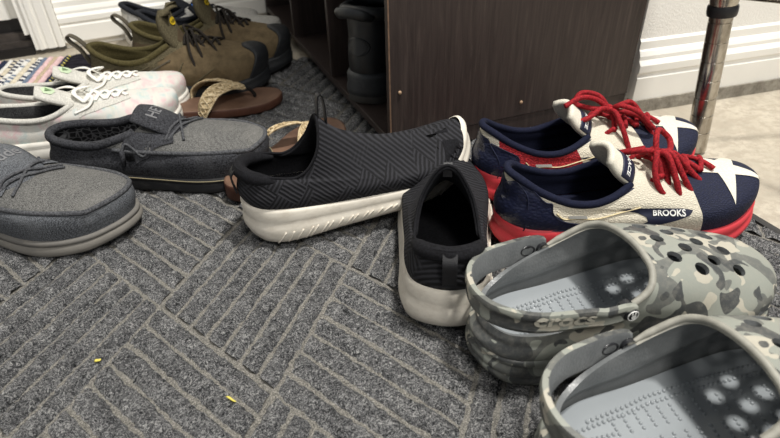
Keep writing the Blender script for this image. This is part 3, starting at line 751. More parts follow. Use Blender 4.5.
def running_shoe(label, loc, rz, far):
    global MIR
    MIR = 1
    root = thing('running_shoe', label, 'running shoe', loc, (0, 0, rz), 'pair of navy, white and red running shoes')
    L, W = .288, .108
    zb = [(0, .040), (.15, .037), (.45, .030), (.75, .026), (.9, .031), (1, .044)]
    col = [(.50, 0, .084), (.495, .012, .0845), (.475, .023, .082), (.44, .030, .077), (.38, .0345, .070), (.31, .035, .066), (.22, .033, .070), (.12, .027, .083), (.05, .018, .096), (.018, 0, .100)]
    s = Shoe(L, W, col, zb, toe_h=.032, bend=.10, bulge=.004, N=176, M=48, tl=(.34, .63, .86, 1))
    side = RED_M if far else CREAM_M
    up = s.upper(root, [RUN_F if far else RUN, NAVY_LIN, NAVY_M, CREAM_M], .0045, mfun=lambda t, v, p, k: 1 if k else (2 if v > .915 and p[0] < .475*L else 0))
    up.name = 'upper'
    # padded collar roll
    P = s.iso(1.0, .13, .87); r = np.full(len(P), .0048); v, f = sweep(P-np.array([0, 0, .001]), .0042, 10); mesh('collar', v, f, root, [NAVY_LIN])
    s.insole(root, NAVY_LIN, .001)
    prof = [(-.003, 1, 0), (.0025, 1.0, 0), (.005, .88, 0), (.0045, .62, 0), (.0038, .55, 0), (.0065, .47, 0), (.0075, .25, 0), (.005, .10, 0), (.0045, .08, 1), (-.001, 0, 1), (-.012, 0, 1)]
    hb = lambda u: .008*max(0, 1-u/.12)**2+.006*max(0, (u-.9)/.1)
    s.sole(root, [REDSOLE, REDDARK], [(0, .016), (.05, .006), (.12, 0), (.70, 0), (.85, .006), (1, .024)], prof, lip=.004, lipf=hb)
    yv = -1   # visible side
    Y0 = -.2
    # heel panel both sides
    hp = [(.000, .036), (.000, .088), (.010, .094), (.020, .090), (.036, .074), (.044, .071), (.046, .060), (.060, .050), (.098, .0425), (.100, .040), (.085, .0385), (.050, .040), (.02, .040)]
    if far: hp = [(.0, .036), (.0, .080), (.010, .083), (.022, .078), (.040, .068), (.043, .058), (.062, .047), (.09, .041), (.05, .039), (.02, .040)]
    for sg in (-1, 1):
        q = [((x) if sg < 0 else -x, z) for x, z in hp]; 
        O = (0, sg*.08, 0)
        o = patch('heel_panel', s.bvh, [(a, b) for a, b in q], O, (1, 0, 0) if sg < 0 else (-1, 0, 0), (0, 0, 1), NAVY_HEEL, root, .0016, .004)
        P3 = drape(s.bvh, q, O, (1, 0, 0) if sg < 0 else (-1, 0, 0), (0, 0, 1), .0018)
        v, f = sweep(cr([tuple(p) for p in P3], 90, True), .0007, 6, True); mesh('panel_edge', v, f, o, [NAVY_M])
    # wrap round the very back
    q = [(-.030, .040), (-.032, .070), (-.018, .088), (0, .092), (.018, .088), (.032, .070), (.030, .040)]
    patch('heel_counter', s.bvh, q, (-.05, 0, 0), (0, -1, 0), (0, 0, 1), NAVY_HEEL, root, .0012, .004)
    # swoosh emblem
    sw = [(0.118, 0.0585), (0.128, 0.0595), (0.143, 0.0595), (0.163, 0.0593), (0.183, 0.0587), (0.194, 0.057), (0.19, 0.0525), (0.178, 0.0475), (0.164, 0.043), (0.148, 0.0395), (0.128, 0.037), (0.113, 0.0363), (0.13, 0.0395), (0.142, 0.043), (0.148, 0.0465), (0.146, 0.0505), (0.138, 0.054), (0.128, 0.0565)]
    for sg in (-1, 1):
        o = patch('swoosh_emblem', s.bvh, [(x*-sg if sg > 0 else x, z) for x, z in sw], (0, sg*.09, 0), (1, 0, 0) if sg < 0 else (-1, 0, 0), (0, 0, 1), NAVY_M, root, .0008, .003)
        lettering('BROOKS', .0085, s.bvh, (.169, sg*.09, .0545), (-sg*1.0, 0, 0.0), (0, 0, 1), WHITE_INK, o, .0017, .025)
    # thin piping along quarter
    P3 = drape(s.bvh, [(.05, .060), (.058, .0535), (.075, .052), (.095, .050), (.120, .055), (.14, .0605)], (0, -.08, 0), (1, 0, 0), (0, 0, 1), .0008)
    v, f = sweep(cr([tuple(p) for p in P3], 40), .0009, 6, flat=.6); mesh('quarter_piping', v, f, root, [simple('gold_piping', srgb(206, 190, 150), .6)])
    o = patch('reflector_tab', s.bvh, [(.062, .0565), (.083, .054), (.084, .051), (.063, .0535)], (0, -.08, 0), (1, 0, 0), (0, 0, 1), GREYREF, root, .0018, .003)
    # star on the toe
    cx, cy = .250, float(s.shift(.25, .10))-.004; st = []
    for k in range(10):
        a = PI+2*PI*k/10+.12; R = .047 if k % 2 == 0 else .0165; st.append((cx+R*math.cos(a)*.98, cy+R*math.sin(a)*.98))
    patch('star', s.bvh, st, (0, 0, .15), (1, 0, 0), (0, 1, 0), STAR_M, root, .0009, .003)
    # throat facing (navy edge) and tongue
    tg, tbv = slab('tongue', [(.185, .070), (.165, .078), (.148, .090), (.130, .105), (.117, .117)], [.020, .024, .027, .028, .024], [.010, .014, .017, .017, .013], .007, [STAR_M], root)
    tb, tb2 = slab('tongue_band', [(.147, .0930), (.138, .1003), (.131, .1058)], [.0272, .0282, .0286], [.0172, .0174, .0174], .0018, [NAVY_M], tg, n=8)
    V, F = text2d('TRACE', .0078, .02)
    V3 = drape(tb2, V, (.139, -.013, .101), (0, -1, 0), (.76, 0, -.65), .0006); mesh('lettering', V3, F, tb, [WHITE_INK], False)
    # laces
    rows = [.236, .219, .203, .187, .172]; mb = MB(); lr = .0029
    hw = [.013, .016, .0185, .021, .023]
    eye = {}
    for k, (x, h) in enumerate(zip(rows, hw)):
        c = float(s.shift(x, .10)); 
        for sg in (-1, 1): eye[k, sg] = (x-.002, c+sg*h)
    def lace(P, r=lr, n=30): 
        v, f = sweep(cr(P, n), r, 8); mb.add(v, f)
    for k in range(4):
        for sg in (-1, 1):
            a, b = eye[k, sg], eye[k+1, -sg]; pts = []
            for q in np.linspace(0, 1, 5):
                p, n = s.top(a[0]*(1-q)+b[0]*q, a[1]*(1-q)+b[1]*q, .003+(.002+.002*(sg > 0))*math.sin(PI*q)); 
                # bridge over the throat
                zt = s.top(a[0], a[1], 0)[0][2]*(1-q)+s.top(b[0], b[1], 0)[0][2]*q+.004+.003*math.sin(PI*q); p[2] = max(p[2], zt); pts.append(p)
            lace(pts)
    # bow: knot above the top eyelets
    kx = .168; kc = float(s.shift(kx, .10)); kp = np.array([kx+.002, kc-.004, .1010])
    for sg in (-1, 1):
        a = np.array([*eye[4, sg], 0]); a[2] = s.top(a[0], a[1], .002)[0][2]; lace([a, (a+kp)/2+[0, 0, .005], kp])
        lace([a+[.0, 0, .0], a+[-.004, sg*.002, .003], a+[-.012, sg*.0, -.004]])
    v, f = sweep(cr([kp+[-.006, .003, 0], kp+[-.002, -.004, .003], kp+[.004, -.004, .002], kp+[.006, .003, .0], kp+[0, .005, .003]], 20, True), .0034, 8, True); mb.add(v, f)
    if not far:
        loops = [
            [kp, kp+[.004, .012, .014], kp+[.016, .026, .014], kp+[.028, .022, .004], kp+[.020, .006, -.001], kp+[.006, .001, .001]],
            [kp, kp+[-.008, -.012, .006], kp+[-.012, -.024, -.012], kp+[-.004, -.032, -.030], kp+[.006, -.026, -.028], kp+[.004, -.012, -.006], kp],
            [kp, kp+[.010, -.012, .004], kp+[.020, -.026, -.016], kp+[.030, -.034, -.034], kp+[.033, -.037, -.040]],
            [kp, kp+[.004, -.014, .004], kp+[.010, -.030, -.018], kp+[.015, -.036, -.036], kp+[.016, -.036, -.042]],
            [kp, kp+[.016, -.006, .002], kp+[.036, -.018, -.018], kp+[.052, -.026, -.034], kp+[.058, -.030, -.041]],
            [kp, kp+[-.014, -.002, .006], kp+[-.026, .012, -.002], kp+[-.030, .024, -.010], kp+[-.024, .030, -.012], kp+[-.008, .010, .002]],
        ]
    else:
        loops = [
            [kp, kp+[-.012, .010, .016], kp+[-.030, .020, .018], kp+[-.040, .014, .008], kp+[-.026, .004, .004], kp+[-.006, 0, .002]],
            [kp, kp+[.006, -.012, .010], kp+[.022, -.026, .006], kp+[.040, -.032, -.012], kp+[.046, -.026, -.016], kp+[.030, -.012, -.004], kp],
            [kp, kp+[-.016, -.006, .006], kp+[-.036, -.012, -.002], kp+[-.056, -.010, -.006]],
            [kp, kp+[.012, -.004, .008], kp+[.030, .000, .006], kp+[.044, -.014, -.014], kp+[.050, -.028, -.030]],
            [kp, kp+[0, -.014, .002], kp+[.004, -.030, -.014], kp+[.010, -.040, -.034]],
            [kp, kp+[-.018, .004, .014], kp+[-.040, .002, .020], kp+[-.062, .000, .012]],
        ]
    for lp in loops: lace(lp, .0032, 44)
    mb.build('lace', [LACE_R], root, True)
    return root
running_shoe('navy and cream running shoe with starred toe, the nearer one beside the grey clogs', (.304, .428, ZM-.001), math.radians(-13.5), False)
running_shoe('navy running shoe with red heel side, the farther one beside the dark cabinet', (.336, .532, ZM-.001), math.radians(-11), True)
# ================================================================== black knit slip-ons
def m_knit():
    m = NT('black_knit'); uv = m.co(); 
    # alternating ribbed fields with a stepped diamond weave
    a = m.wave(m.co(rot=(0, .75, 0)), 72, .8); b = m.wave(m.co(rot=(0, -.75, 0)), 72, .8)
    ck = m.n('ShaderNodeTexChecker'); ck.inputs['Scale'].default_value = 42; m.l(m.co(rot=(.0, .75, 0), scale=(1, .02, 1)), ck.inputs[0])
    n = m.ramp(m.noise(m.co(scale=(1, .3, 1)), 14, 1), [(.49, (0,0,0)), (.52, (1,1,1))])
    f = m.mix(n, a, m.mix(ck.outputs['Fac'], a, b)); fine = m.noise(uv, 1300, 2)
    h = m.math('ADD', f, m.math('MULTIPLY', fine, .5))
    m.base(m.ramp(h, [(.1, srgb(14, 14, 16)), (.9, srgb(40, 40, 43)), (1, srgb(48, 48, 52))])); m.rough(.85, .25); m.bump(h, .7, .0011); return m.m
KNIT = m_knit(); BLK_LIN = fabric('black_lining', srgb(12, 12, 14), srgb(32, 32, 36), 900, .5, .3)
def m_wsole():
    m = NT('offwhite_foam'); co = m.co(); d = m.ramp(m.noise(m.co(scale=(1, 1, 2)), 55, 6, .7), [(.45, (0,0,0)), (.75, (1,1,1))])
    m.base(m.mix(m.math('MULTIPLY', d, .5), srgb(226, 219, 205), srgb(178, 166, 148))); m.rough(.55, .4); m.bump(m.noise(co, 250, 3), .12, .001); return m.m
WSOLE = m_wsole(); LOGO_P = simple('pale_print', srgb(190, 188, 186), .5, .3, .03, bstr=0); LOGO_R = simple('pink_print', srgb(170, 80, 90), .5, .3, .03, bstr=0)
BLK_SAT = simple('black_webbing', srgb(22, 22, 25), .45, .4, .2, 300, 1500, .5)
BASE_H = [(1, 0), (.985, .34), (.93, .66), (.83, .90), (.70, .97), (.52, .88), (.33, .80), (.15, .77), (.045, .56), (0, 0)]
def slip_on(label, loc, rot, bend=.09, L=.292, logo=(-1,), W=.104, loop=True, th=.024):
    root = thing('slip_on_shoe', label, 'slip-on shoe', loc, rot, 'pair of black knit slip-on shoes')
    zb = [(0, .049), (.12, .044), (.3, .034), (.55, .026), (.75, .021), (.88, .025), (.96, .034), (1, .046)]
    col = [(.365, 0, .126), (.360, .010, .121), (.345, .019, .108), (.32, .026, .094), (.27, .030, .080), (.215, .031, .075), (.155, .031, .080), (.095, .028, .086), (.042, .020, .091), (.010, 0, .093)]
    s = Shoe(L, W, col, zb, toe_h=th, base=BASE_H, bend=bend, bulge=.003, N=160, M=46, tl=(.06, .22, .58, 1), ta=(0, .0, .08, .32, .60, .86, 1))
    s.upper(root, [KNIT, BLK_LIN, BLK_LIN], .0035)
    P = s.iso(1.0, .33, .67); v, f = sweep(P+np.array([.003, 0, -.006]), np.interp(np.linspace(0, 1, len(P)), [0, .25, .75, 1], [.003, .0078, .0078, .003]), 10); mesh('heel_padding', v, f, root, [BLK_LIN])
    P = s.iso(1.0); v, f = sweep(P, .0016, 6, True); mesh('collar', v, f, root, [BLK_LIN])
    s.insole(root, BLK_LIN, .001)
    prof = [(-.003, 1, 0), (.0015, 1.0, 0), (.004, .92, 0), (.0045, .66, 0), (.0042, .6, 0), (.0068, .5, 0), (.008, .30, 0), (.0055, .10, 0), (.000, 0, 0), (-.012, 0, 0)]
    s.sole(root, [WSOLE], [(0, .007), (.05, .002), (.10, 0), (.66, 0), (.82, .004), (.92, .012), (1, .026)], prof, lip=.003, lipf=lambda u: .016*max(0, (u-.90)/.10))
    # pressed tread lines along the lower side of the midsole
    sv = MIR
    for k, x in enumerate(np.linspace(.022, .22, 22)):
        for sg in (-1,):
            # find outline point
            Q = s.outline(.0072); lo = [q for q in Q if q[1] < 0]; i = int(np.argmin([abs(q[0]-x) for q in lo])); q = lo[i]
            j = int(np.argmin([abs(t[0]-(x+.012)) for t in lo])); q2 = lo[j]; zt = .0185-.0007*k*.4
            v, f = sweep(cr([(q[0], q[1]+.0036, .0035), ((q[0]*.5+q2[0]*.5), (q[1]+q2[1])/2+.0004, .011), (q2[0], q2[1]+.0006, zt)], 7)+np.array([0, -.0012, 0]), .0010, 5); 
            if k == 0: mb = MB()
            mb.add(v, f)
    t = mb.build('tread_ridges', [WSOLE], root, True); t['kind'] = 'stuff'
    # toe bumper patch and pull tabs
    p0 = s.iso(1.0)[0]
    if loop: ribbon('pull_loop', [p0+[-.001, 0, -.014], p0+[.003, 0, .004], p0+[.006, .0, .020], p0+[.010, 0, .022], p0+[.012, 0, .014], p0+[.011, 0, -.002], p0+[.010, 0, -.012]], .009, .0016, BLK_SAT, root, up=(1, 0, 0))
    else: ribbon('pull_loop', [p0+[-.001, 0, -.012], p0+[.002, 0, .001], s.iso(.93)[0]+[.003, 0, .003], s.iso(.86)[0]+[.003, 0, .003], s.iso(.84)[0]+[.002, 0, .0015]], .009, .0016, BLK_SAT, root, up=(1, 0, 0))
    h = s.iso(1.0)[80]
    q = s.iso(.9)[80]; q2 = s.iso(.42)[80]; q3 = s.iso(.25)[80]
    ribbon('heel_tab', [q+[-.001, 0, 0], q*.6+q2*.4+[-.006, 0, .0], q2+[-.0042, 0, 0], q3+[-.0012, 0, 0]], .013, .0018, BLK_SAT, root, up=(1, 0, 0))
    # stitched toe overlay
    patch('toe_overlay', s.bvh, [(.236, -.047), (.262, -.047), (.262, -.020), (.243, -.018)], (0, float(0), .15), (1, 0, 0), (0, 1, 0), BLK_LIN, root, .0006, .004)
    # side logo : stylised S and wordmark
    for sg in logo:
        O = (.0, sg*.08, 0); U = (1, 0, 0) if sg < 0 else (-1, 0, 0)
        f = (lambda a: a) if sg < 0 else (lambda a: -a)
        o = lettering('S', .021, s.bvh, (.036 , sg*.08, .066), U, (0, 0, 1), LOGO_P, root, .0012, .03, 'logo', .2)
        lettering('SKECHERS', .0042, s.bvh, (.038, sg*.08, .0535), U, (0, 0, 1), LOGO_P, o, .0012, .02)
        lettering('S', .012, s.bvh, (.0365, sg*.08, .0655), U, (0, 0, 1), LOGO_R, o, .0018, .01, 'logo_outline', .2)
    return root
slip_on('black knit slip-on with white sole lying sideways-on, its heel resting over the sandal', (.058, .568, ZM-.001), (math.radians(1), math.radians(-6.8), math.radians(-2.5)), bend=-.07, L=.280, th=.018, logo=(1,))
slip_on('black knit slip-on with white sole seen from behind, heel toward the camera', (.189, .331, ZM-.001), (0, 0, math.radians(63)), L=.262, W=.100, bend=.05, loop=False, th=.019)
# ================================================================== charcoal canvas moccasins
MOC_A = fabric('charcoal_twill', srgb(30, 32, 35), srgb(132, 135, 140), 1300, .7, .6, srgb(120, 122, 124), .15, 1500)
MOC_B = fabric('grey_canvas', srgb(50, 50, 49), srgb(140, 139, 136), 1500, .2, .6, srgb(128, 126, 121), .15, 1400)
MOC_P = fabric('dark_binding', srgb(44, 45, 48), srgb(108, 109, 112), 1500, .2, .5)
MOC_C = fabric('near_black_twill', srgb(14, 14, 16), srgb(82, 83, 88), 1300, .7, .6, srgb(80, 80, 82))
def m_hex():
    m = NT('hex_lining'); co = m.co(scale=(1, .5, 1.15)); v = m.vor(co, 120, 'DISTANCE_TO_EDGE'); m.base(m.ramp(v, [(.0, srgb(92, 92, 94)), (.07, srgb(70, 70, 72)), (.1, srgb(24, 24, 26))])); m.rough(.85, .2); m.bump(v, .3, .001); return m.m
HEX = m_hex()
MS_G = rubber('dusty_grey_foam', srgb(132, 128, 121), .7, srgb(150, 144, 132), 300, .25, .3)
MS_D = rubber('black_foam', srgb(34, 34, 36), .6, srgb(70, 68, 66), 300, .2, .3)
MS_L = rubber('grey_welt', srgb(112, 109, 104), .7, srgb(140, 134, 124), 300, .2)
TAN = simple('gold_print', srgb(150, 140, 112), .5, .4, .1)
def moccasin(label, loc, rz, bend, dark, word):
    root = thing('moccasin_shoe', label, 'shoe', loc, (0, 0, rz), 'pair of charcoal canvas moccasins')
    L, W = .292, .114
    zb = [(0, .023), (.2, .021), (.5, .018), (.8, .018), (.92, .020), (1, .025)]
    col = [(.46, 0, .080), (.455, .012, .0795), (.44, .024, .078), (.405, .032, .075), (.34, .0355, .070), (.27, .036, .065), (.19, .035, .065), (.11, .030, .068), (.045, .019, .071), (.018, 0, .072)]
    s = Shoe(L, W, col, zb, toe_h=.036, bend=bend, bulge=.004, N=176, M=52, ta=(0, 0, .055, .25, .50, .78, 1), tl=(.20, .42, .70, 1))
    vv = .28
    def mf(t, v, p, k):
        if k: return 2
        tt = min(t, 1-t)
        lim = vv+max(0, (tt-.10))*2.2
        return 1 if (tt < .30 and v > lim) else 0
    s.upper(root, [MOC_C if dark else MOC_A, MOC_B, HEX], .0045, mfun=mf)
    # raised moccasin seam along the colour boundary
    pts = []
    for k in range(-53, 54):
        t = abs(k)/s.N; v = min(vv+max(0, (t-.10))*2.2, 1); j = v*(s.M-1); j0 = int(j); f = j-j0
        pts.append(s.G[k % s.N, j0]*(1-f)+s.G[k % s.N, min(j0+1, s.M-1)]*f)
    v, f = sweep(np.array(pts), .0030, 8); mesh('moccasin_seam', v, f, root, [MOC_P])
    # padded collar
    P = s.iso(1.0, .13, .87); v, f = sweep(P-np.array([0, 0, .002]), .0058, 12); mesh('collar', v, f, root, [MOC_C if dark else MOC_A])
    s.insole(root, HEX, .001)
    prof = [(-.003, 1, 2), (.0035, 1.0, 2), (.005, .9, 2), (.0048, .74, 2), (.0035, .70, 0), (.0045, .62, 0), (.0062, .35, 0), (.0050, .12, 0), (.003, .0, 0), (-.004, 0, 1), (-.012, 0, 1)]
    s.sole(root, [MS_D if dark else MS_G, MS_D, MS_L if not dark else MS_D], [(0, .006), (.08, 0), (.78, 0), (.92, .004), (1, .011)], prof, lip=.003)
    if dark:
        P = s.outline(.0056); P[:, 2] += .001; v, f = sweep(P, .0007, 5, True); mesh('welt_stitching', v, f, root, [TAN])
    # scalloped tread edge
    # tongue flap standing over the instep
    c = [(.196, .0670), (.176, .0790), (.158, .0885), (.140, .096), (.126, .099)]
    tg, tb = slab('tongue', c, [.026, .030, .032, .031, .027], [.008, .009, .009, .008, .007], .004, [MOC_A if not dark else MOC_C], root)
    V, F = text2d(word, .0210, .012)
    # outline letters laid across the flap
    V3 = drape(tb, V, (.150, .003, .092), (0, 1, 0), (-.86, 0, .5), .0008); mesh('lettering', V3, F, tg, [simple('grey_print', srgb(120, 120, 122), .6, .3, .05, bstr=0)], False)
    # elastic laces
    mb = MB(); r = .0017
    def zt(x, y, h=.003):
        a, _, _, _ = tb.find_nearest(Vector((x, y, .12))); hh = tb.ray_cast(Vector((x, y, .3)), Vector((0, 0, -1)))[0]
        p, n = s.top(x, y, h)
        if hh is not None and hh.z+h > p[2]: return np.array([x, y, hh.z+h])
        return p
    sh = lambda x: float(s.shift(x, bend))
    for (x0, y0, x1, y1) in ((.168, -.038, .192, .036), (.192, -.036, .168, .038), (.172, -.038, .200, .032)):
        pts = [zt(x0+(x1-x0)*q, y0+(y1-y0)*q+sh(x0)*.5, .0022) for q in np.linspace(0, 1, 12)]
        v, f = sweep(cr(pts, 40), r, 7); mb.add(v, f)
    # side tab and loose end with toggle
    for sg in (-1, 1):
        pts = [zt(.150, sg*.041), zt(.140, sg*.047, .003), zt(.118, sg*.052, .002)+[0, sg*.004, -.004], zt(.110, sg*.052)+[0, sg*.009, -.016]]
        v, f = sweep(cr(pts, 24), r, 7); mb.add(v, f)
    mb.build('lace', [MOC_P], root, True)
    for sg in (-1, 1):
        p = np.array(zt(.112, sg*.050))+[0, sg*.009, -.020]
        v, f = sweep([p+[0, 0, .007], p+[-.0015, sg*.002, -.012]], .0048, 10, flat=.55); tt = mesh('lace_end', v, f, root, [MOC_C])
    # eyelet wings beside the throat
    for sg in (-1, 1):
        q = [(.125, .030), (.150, .028), (.176, .024), (.180, .040), (.150, .048), (.118, .049), (.112, .040)]
        patch('lace_stay', s.bvh, [(x, sg*y+sh(x)) for x, y in (q if sg > 0 else q[::-1])], (0, 0, .2), (1, 0, 0), (0, 1, 0), MOC_C if dark else MOC_A, root, .0022, .005)
    return root
moccasin('charcoal canvas moccasin with light grey vamp at the left edge of the mat', (-.306, .812, ZM-.001), math.radians(-42), -.13, False, 'dude')
moccasin('black and grey canvas moccasin with honeycomb lining, in front of the white sneakers', (-.160, .822, ZM-.001), math.radians(-21), .09, True, 'HEY')
# ================================================================== white lace-up sneakers
def m_pastel():
    m = NT('pastel_knit'); co = m.co(scale=(1, .35, 3)); n = m.noise(m.co(scale=(1.5, .25, 1), rot=(0, 0, .5)), 60, 4, .6)
    n2 = m.noise(m.co(), 26, 3)
    c = m.ramp(n2, [(.3, srgb(212, 210, 202)), (.42, srgb(220, 190, 190)), (.5, srgb(214, 212, 206)), (.6, srgb(184, 204, 202)), (.72, srgb(228, 206, 166))])
    c = m.mix(m.ramp(n, [(.42, (0,0,0)), (.6, (1,1,1))]), c, srgb(218, 215, 206)); w = m.wave(m.co(), 190, 1); m.base(c); m.rough(.85, .2); m.bump(w, .35, .0008); return m.m
PASTEL = m_pastel(); WCAN = fabric('white_canvas', srgb(176, 174, 166), srgb(228, 225, 216), 1000, .6, .4); DKLIN = fabric('grey_lining', srgb(42, 42, 44), srgb(92, 92, 92), 900, .4, .4)
WLACE = simple('white_lace', srgb(238, 236, 228), .8, .2, .05, 200, 1200, .4)
WRUB = rubber('white_rubber', srgb(232, 228, 218), .5, srgb(196, 188, 172), 200, .1, .4)
GREEN = simple('green_badge', srgb(196, 214, 180), .6, .3, .1); GREEND = simple('green_mark', srgb(110, 140, 96), .6, .3, .05, bstr=0)
def laced_net(root, s, mats, rows, hw, r, mat, flat=.45, rise=.003, n=26, name='lace', w=None):
    mb = MB(); eye = {}
    for k, (x, h) in enumerate(zip(rows, hw)):
        c = float(s.shift(x, s.bend))
        for sg in (-1, 1): eye[k, sg] = np.array([x, c+sg*h])
    for k in range(len(rows)-1):
        for sg in (-1, 1):
            a, b = eye[k, sg], eye[k+1, -sg]; za = s.top(*a, 0)[0][2]; zb_ = s.top(*b, 0)[0][2]; P = []
            for q in np.linspace(0, 1, 7):
                xy = a*(1-q)+b*q; p = s.top(*xy, .0018)[0]; p[2] = max(p[2], za*(1-q)+zb_*q+rise*math.sin(PI*q)+(.0015 if sg > 0 else 0)); p[:2] = xy; P.append(p)
            v, f = sweep(cr(P, n), r, 8, flat=flat, up=(0, 0, 1)); mb.add(v, f)
    return mb, eye
def white_sneaker(label, loc, rz, bend, seed=0):
    root = thing('lace_up_sneaker', label, 'sneaker', loc, (0, 0, rz), 'pair of white pastel knit sneakers')
    L, W = .275, .093
    zb = [(0, .030), (.3, .024), (.6, .020), (.9, .021), (1, .028)]
    col = [(.50, 0, .075), (.495, .012, .0755), (.475, .022, .074), (.44, .029, .071), (.38, .033, .065), (.31, .034, .062), (.22, .032, .064), (.12, .027, .070), (.05, .018, .075), (.018, 0, .077)]
    s = Shoe(L, W, col, zb, toe_h=.033, bend=bend, bulge=.003, N=112, M=34, tl=(.28, .55, .8, 1))
    s.upper(root, [PASTEL, DKLIN, WCAN, WCAN], .004, mfun=lambda t, v, p, k: 1 if k else (2 if v > .90 else 0))
    P = s.iso(1.0, .12, .88); v, f = sweep(P, .0042, 8); mesh('collar', v, f, root, [WCAN])
    s.insole(root, DKLIN, .001)
    s.sole(root, [WRUB], [(0, .006), (.08, 0), (.75, 0), (.9, .004), (1, .014)], [(-.003, 1, 0), (.003, 1, 0), (.0045, .8, 0), (.003, .7, 0), (.0045, .6, 0), (.005, .2, 0), (.001, 0, 0), (-.01, 0, 0)], lip=.005)
    tg, tb = slab('tongue', [(.168, .066), (.148, .074), (.125, .084), (.103, .095), (.088, .100)], [.018, .022, .025, .026, .022], [.006, .008, .009, .009, .007], .006, [WCAN], root)
    # green badge on the tongue
    q = [(.010*math.cos(a)*1.05, .0095*math.sin(a)) for a in np.linspace(PI/6, 2*PI+PI/6, 6, False)]
    V3 = drape(tb, q, (.104, -.006, .094), (0, -1, 0), (.88, 0, -.44), .0012); b = mesh('tongue_badge', V3, [tuple(range(6))], tg, [GREEN], False)
    q = [(-.004, -.004), (0, .005), (.004, -.004)]; V3 = drape(tb, q, (.104, -.006, .094), (0, -1, 0), (.88, 0, -.44), .0017); mesh('badge_mark', V3, [(0, 1, 2)], b, [GREEND], False)
    rows = [.205, .190, .175, .160, .146]; hw = [.013, .016, .019, .021, .023]
    mb, eye = laced_net(root, s, None, rows, hw, .0036, WLACE, .35)
    a = np.array([*eye[4, 1], .0]); a[2] = s.top(a[0], a[1], .002)[0][2]; b = np.array([*eye[4, -1], 0]); b[2] = s.top(b[0], b[1], .002)[0][2]
    for P in ([a, a+[-.014, -.006, .012], a+[-.03, .004, .010], a+[-.050, .018, .0], a+[-.068, .030, -.012]], [b, b+[-.010, .008, .012], b+[-.006, .020, .014], b+[.010, .030, .012], a+[0, 0, .002]], [b, b+[.012, -.002, .006], b+[.004, -.010, -.004], b+[-.016, -.012, -.010]]):
        v, f = sweep(cr(P, 30), .0034, 8, flat=.4, up=(0, 0, 1)); mb.add(v, f)
    mb.build('lace', [WLACE], root, True)
    for sg in (-1, 1):
        q = [(.135, .027), (.155, .024), (.180, .019), (.205, .0135), (.210, .020), (.185, .031), (.16, .037), (.135, .039)]
        patch('eyestay', s.bvh, [(x, sg*y+float(s.shift(x, bend))) for x, y in (q if sg > 0 else q[::-1])], (0, 0, .2), (1, 0, 0), (0, 1, 0), WCAN, root, .001, .004)
white_sneaker('white pastel knit sneaker whose toe points right, the farther of the white pair', (-.243, 1.000, .0105), math.radians(2), .07)
white_sneaker('white pastel knit sneaker with green tongue badge, right behind the black moccasin', (-.262, .914, .0105), math.radians(2), -.07)
# ================================================================== hiking shoes
def m_suede(name, c):
    m = NT(name); co = m.co(); n = m.noise(co, 45, 6, .7); m.base(m.ramp(n, [(.3, lc(c, .6)), (.5, c), (.72, lc(c, 1.35))])); m.rough(.95, .15); m.bump(m.noise(co, 900, 3), .5, .0009); return m.m
OLIVE = fabric('olive_mesh', srgb(66, 60, 46), srgb(112, 104, 80), 1100, .3, .5); SUEDE = m_suede('tan_suede', srgb(104, 90, 68)); SUEDE2 = m_suede('brown_suede', srgb(82, 70, 54))
OLLIN = fabric('olive_lining', srgb(58, 52, 30), srgb(98, 90, 58), 800, .5, .4); KRUB = rubber('black_toe_rubber', srgb(32, 34, 37), .6, srgb(60, 60, 58), 500, .3)
KLACE = fabric('dark_lace', srgb(20, 19, 18), srgb(66, 60, 54), 1600, .5, .5); YEL = simple('yellow_badge', srgb(206, 176, 40), .5, .4, .08); KSTR = simple('grey_webbing', srgb(84, 78, 66), .7, .3, .1, 200, 900, .4)
